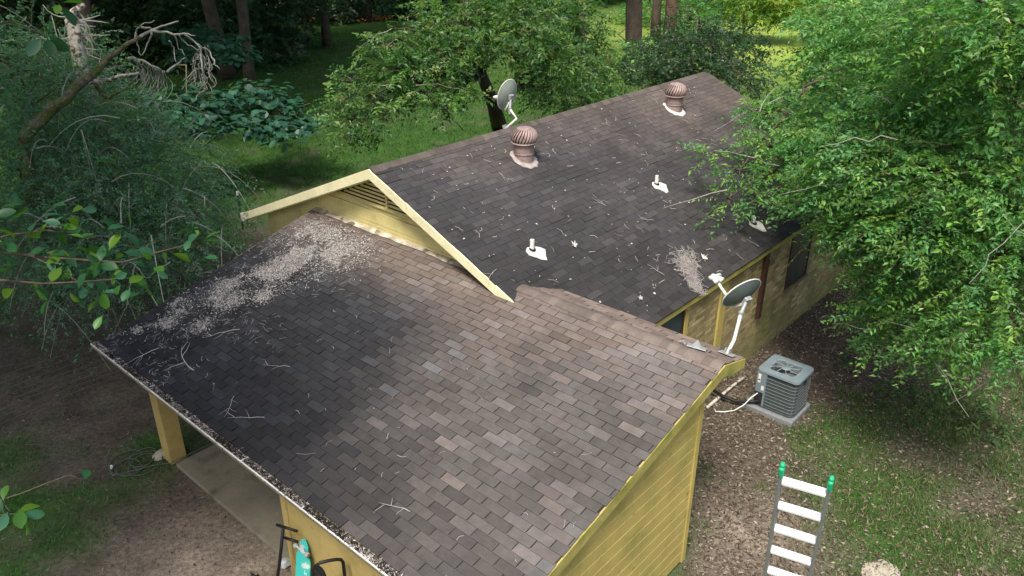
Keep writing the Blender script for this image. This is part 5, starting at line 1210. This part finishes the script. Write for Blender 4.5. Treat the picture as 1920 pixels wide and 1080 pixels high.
# --- far wood, one mass ----------------------------------------------------------------
g = np.random.default_rng(55); Ps, Ds, Ns, LL, WW, TT = [], [], [], [], [], []; tk = MB()
for k in range(130):
    px = g.uniform(-100, 1330) if k < 105 else g.uniform(1330, 2000); d = g.uniform(46, 78) if px < 585 else g.uniform(64, 105); h = ray(px, 60); hd = np.array([h[0], h[1]]) / np.hypot(h[0], h[1]); c0 = CAM[:2] + hd * d
    zt = g.uniform(0, 9) if k % 2 else g.uniform(0, 3); r = g.uniform(1.8, 3.4); c = np.array([c0[0], c0[1], zt]); kk = int(26 * r * r); v = unit(kk, g); o = c + v * r * (g.random((kk, 1)) ** .5) * np.array([1, 1, .8])
    dd = v + g.normal(size=(kk, 3)) * .5; dd /= np.linalg.norm(dd, axis=1, keepdims=True); a = spray_leaves(o, dd, g.uniform(.8, 1.5, kk), 8, g, .42, .55, .3)
    Ps.append(a[0]); Ds.append(a[1]); Ns.append(a[2]); LL.append(a[3]); WW.append(a[4]); TT.append(np.repeat(pick_tint(kk, 'dark' if px < 900 else 'mid', g), 8, 0))
    if k % 7 == 0: tk.tube([(c0[0], c0[1], -.6), (c0[0] + g.normal() * .3, c0[1], 7), (c0[0], c0[1], 14)], [.3, .24, .16], 7)
V_, F_ = leaf_quads(np.concatenate(Ps), np.concatenate(Ds), np.concatenate(Ns), np.concatenate(LL), np.concatenate(WW), .3, .12)
fw = npmesh('far_woods', V_, F_, M['leaf'], None, tint=np.repeat(np.concatenate(TT), 4, 0)); tag(fw, 'dim distant woods closing the view behind the lawn', 'woods', kind='stuff')
o = tk.build('far_trunks', M['bark'], fw, smooth=True); o['kind'] = 'stuff'

# --- ground cover ------------------------------------------------------------------------
def in_house(x, y): return ((x > -4.05) & (x < 10.5) & (y > .08) & (y < 10.4) & ~((x > -.3) & (y < 1.96))) | ((x > -4.05) & (x < 0) & (y > 0.05) & (y < 7.5))
def scatter(n, x0, x1, y0, y1): x = rng.uniform(x0, x1, n); y = rng.uniform(y0, y1, n); k = ~in_house(x, y); return x[k], y[k]
def blades(name, x, y, hgt, label, tint):
    n = len(x); a = rng.uniform(0, 6.28, n); z = gh(x, y); w = hgt * .09 + .002
    P_ = np.stack([x, y, z], 1); S = np.stack([np.cos(a), np.sin(a), 0 * a], 1) * w[:, None]; tip = P_ + np.stack([rng.normal(size=n) * hgt * .5, rng.normal(size=n) * hgt * .5, hgt], 1)
    V_ = np.stack([P_ - S, P_ + S, tip], 1).reshape(-1, 3); o = npmesh(name, V_, np.arange(n * 3).reshape(-1, 3), M['grass'], None, tint=np.repeat(tint, 3, 0)); tag(o, label, 'grass', kind='stuff'); return o
X1, Y1 = scatter(230000, -.5, 12, -6.0, 2.0); k = rng.random(len(X1)) < np.clip(grassness(X1, Y1) * 1.1 - .12, 0, 1) * (.25 + .9 * vnoise(X1, Y1, .35, 71)); X1, Y1 = X1[k], Y1[k]; n = len(X1)
blades('yard_grass', X1, Y1, rng.uniform(.03, .085, n), 'patchy short grass in the right yard', np.where(rng.random((n, 1)) < .68, np.array([[.072, .135, .036]]), np.array([[.18, .165, .085]])) * rng.uniform(.6, 1.4, (n, 1)))
X1, Y1 = scatter(110000, -8.5, -.5, 2.0, 15.0); k = rng.random(len(X1)) < np.clip(grassness(X1, Y1) * 1.15 - .15, 0, 1) * (.25 + .9 * vnoise(X1, Y1, .35, 72)); X1, Y1 = X1[k], Y1[k]; n = len(X1)
blades('yard_weeds', X1, Y1, rng.uniform(.03, .075, n), 'low green weeds in the shaded left yard', np.where(rng.random((n, 1)) < .85, np.array([[.045, .165, .038]]), np.array([[.12, .15, .055]])) * rng.uniform(.6, 1.4, (n, 1)))
X1, Y1 = scatter(90000, 0, 30, 10.6, 45); n = len(X1); k = rng.random(n) < grassness(X1, Y1); X1, Y1 = X1[k], Y1[k]; n = len(X1)
blades('lawn_grass', X1, Y1, rng.uniform(.06, .16, n), 'mossy green lawn grass behind the house', np.array([[.045, .11, .020]]) * rng.uniform(.6, 1.5, (n, 1)))
X1, Y1 = scatter(95000, -.4, 12, -6.0, 2.0); n = len(X1); k = rng.random(n) < .36 + .60 * np.clip(1 - 1.2 * grassness(X1, Y1), 0, 1); X1, Y1 = X1[k], Y1[k]; n = len(X1)
tn = np.where(rng.random((n, 1)) < .48, np.array([[.140, .110, .082]]), np.where(rng.random((n, 1)) < .45, np.array([[.25, .215, .17]]), np.array([[.080, .060, .044]]))) * rng.uniform(.6, 1.3, (n, 1))
o = litter('leaf_litter', np.stack([X1, Y1, gh(X1, Y1) + .008 + .015 * rng.random(n)], 1), np.tile([[0, 0, 1.0]], (n, 1)), tn, rng.uniform(.02, .085, n), rng.uniform(.2, .6, n), M['debris'], None, .7); tag(o, 'brown fallen leaves carpeting the right yard along the brick wall', 'leaf litter', kind='stuff')
X1, Y1 = scatter(16000, -8.5, 3, 2.0, 19.0); n = len(X1); k = rng.random(n) < .15 + .6 * np.clip(1 - 1.2 * grassness(X1, Y1), 0, 1); X1, Y1 = X1[k], Y1[k]; n = len(X1)
tn = np.where(rng.random((n, 1)) < .7, np.array([[.095, .072, .052]]), np.array([[.22, .19, .15]])) * rng.uniform(.5, 1.3, (n, 1))
o = litter('leaf_litter', np.stack([X1, Y1, gh(X1, Y1) + .008 + .012 * rng.random(n)], 1), np.tile([[0, 0, 1.0]], (n, 1)), tn, rng.uniform(.025, .07, n), rng.uniform(.35, .6, n), M['debris'], None, .5); tag(o, 'dark leaf litter on the bare soil of the left yard', 'leaf litter', kind='stuff')
k = 150; X1, Y1 = scatter(k, -8, -4.1, 3.5, 13); n = len(X1)
o = straw('yard_straw', np.stack([X1, Y1, gh(X1, Y1) + .01], 1), np.array([0, 0, 1.0]), rng.uniform(.05, .28, n), .004, np.array([[.20, .18, .145]]) * rng.uniform(.5, 1.2, (n, 1))); tag(o, 'fallen sticks and straw on the left yard soil', 'debris', kind='stuff')
# low seedlings right of the air conditioner
g = np.random.default_rng(91); 
for k, (px, py, r, lb_) in enumerate([(1700, 760, .55, 'low green seedlings in the litter right of the air conditioner'), (1840, 800, .6, 'leafy seedlings at the right edge under the hanging branches'), (1600, 690, .3, 'small seedling between the air conditioner and hanging branches')]):
    c = ground_at(px, py)
    tree('ground_seedlings', lb_, [tuple(c), tuple(c + np.array([0, 0, .12]))], [(c + np.array([0, 0, .14]), r)], 300 + k, 'mid', .09, .4, 10, 130, (.2, .4), cat='seedlings', r0=.012, limbs=False, flat=.3)

# rusty leaves standing for a sunlit patch; the sun is in their colour
c = ground_at(662, 38); k = 700; q = rng.normal(size=(k, 2)) * np.array([1.5, .6]); P = np.stack([c[0] + q[:, 0] * _RT[0] + q[:, 1] * _FW[0], c[1] + q[:, 0] * _RT[1] + q[:, 1] * _FW[1], c[2] + .2 + .5 * np.exp(-(q[:, 0] / 1.5) ** 2 - (q[:, 1] / .7) ** 2) * rng.random(k)], 1)
o = litter('sunlit_leaf_patch', P, np.tile([[0, 0, 1.0]], (k, 1)), np.array([[.50, .19, .05]]) * rng.uniform(.5, 1.3, (k, 1)), rng.uniform(.15, .4, k), rng.uniform(.3, .6, k), M['debris'], None, .8); tag(o, 'rust orange sunlit patch of dead leaves at the back of the lawn', 'sunlit patch', kind='stuff')
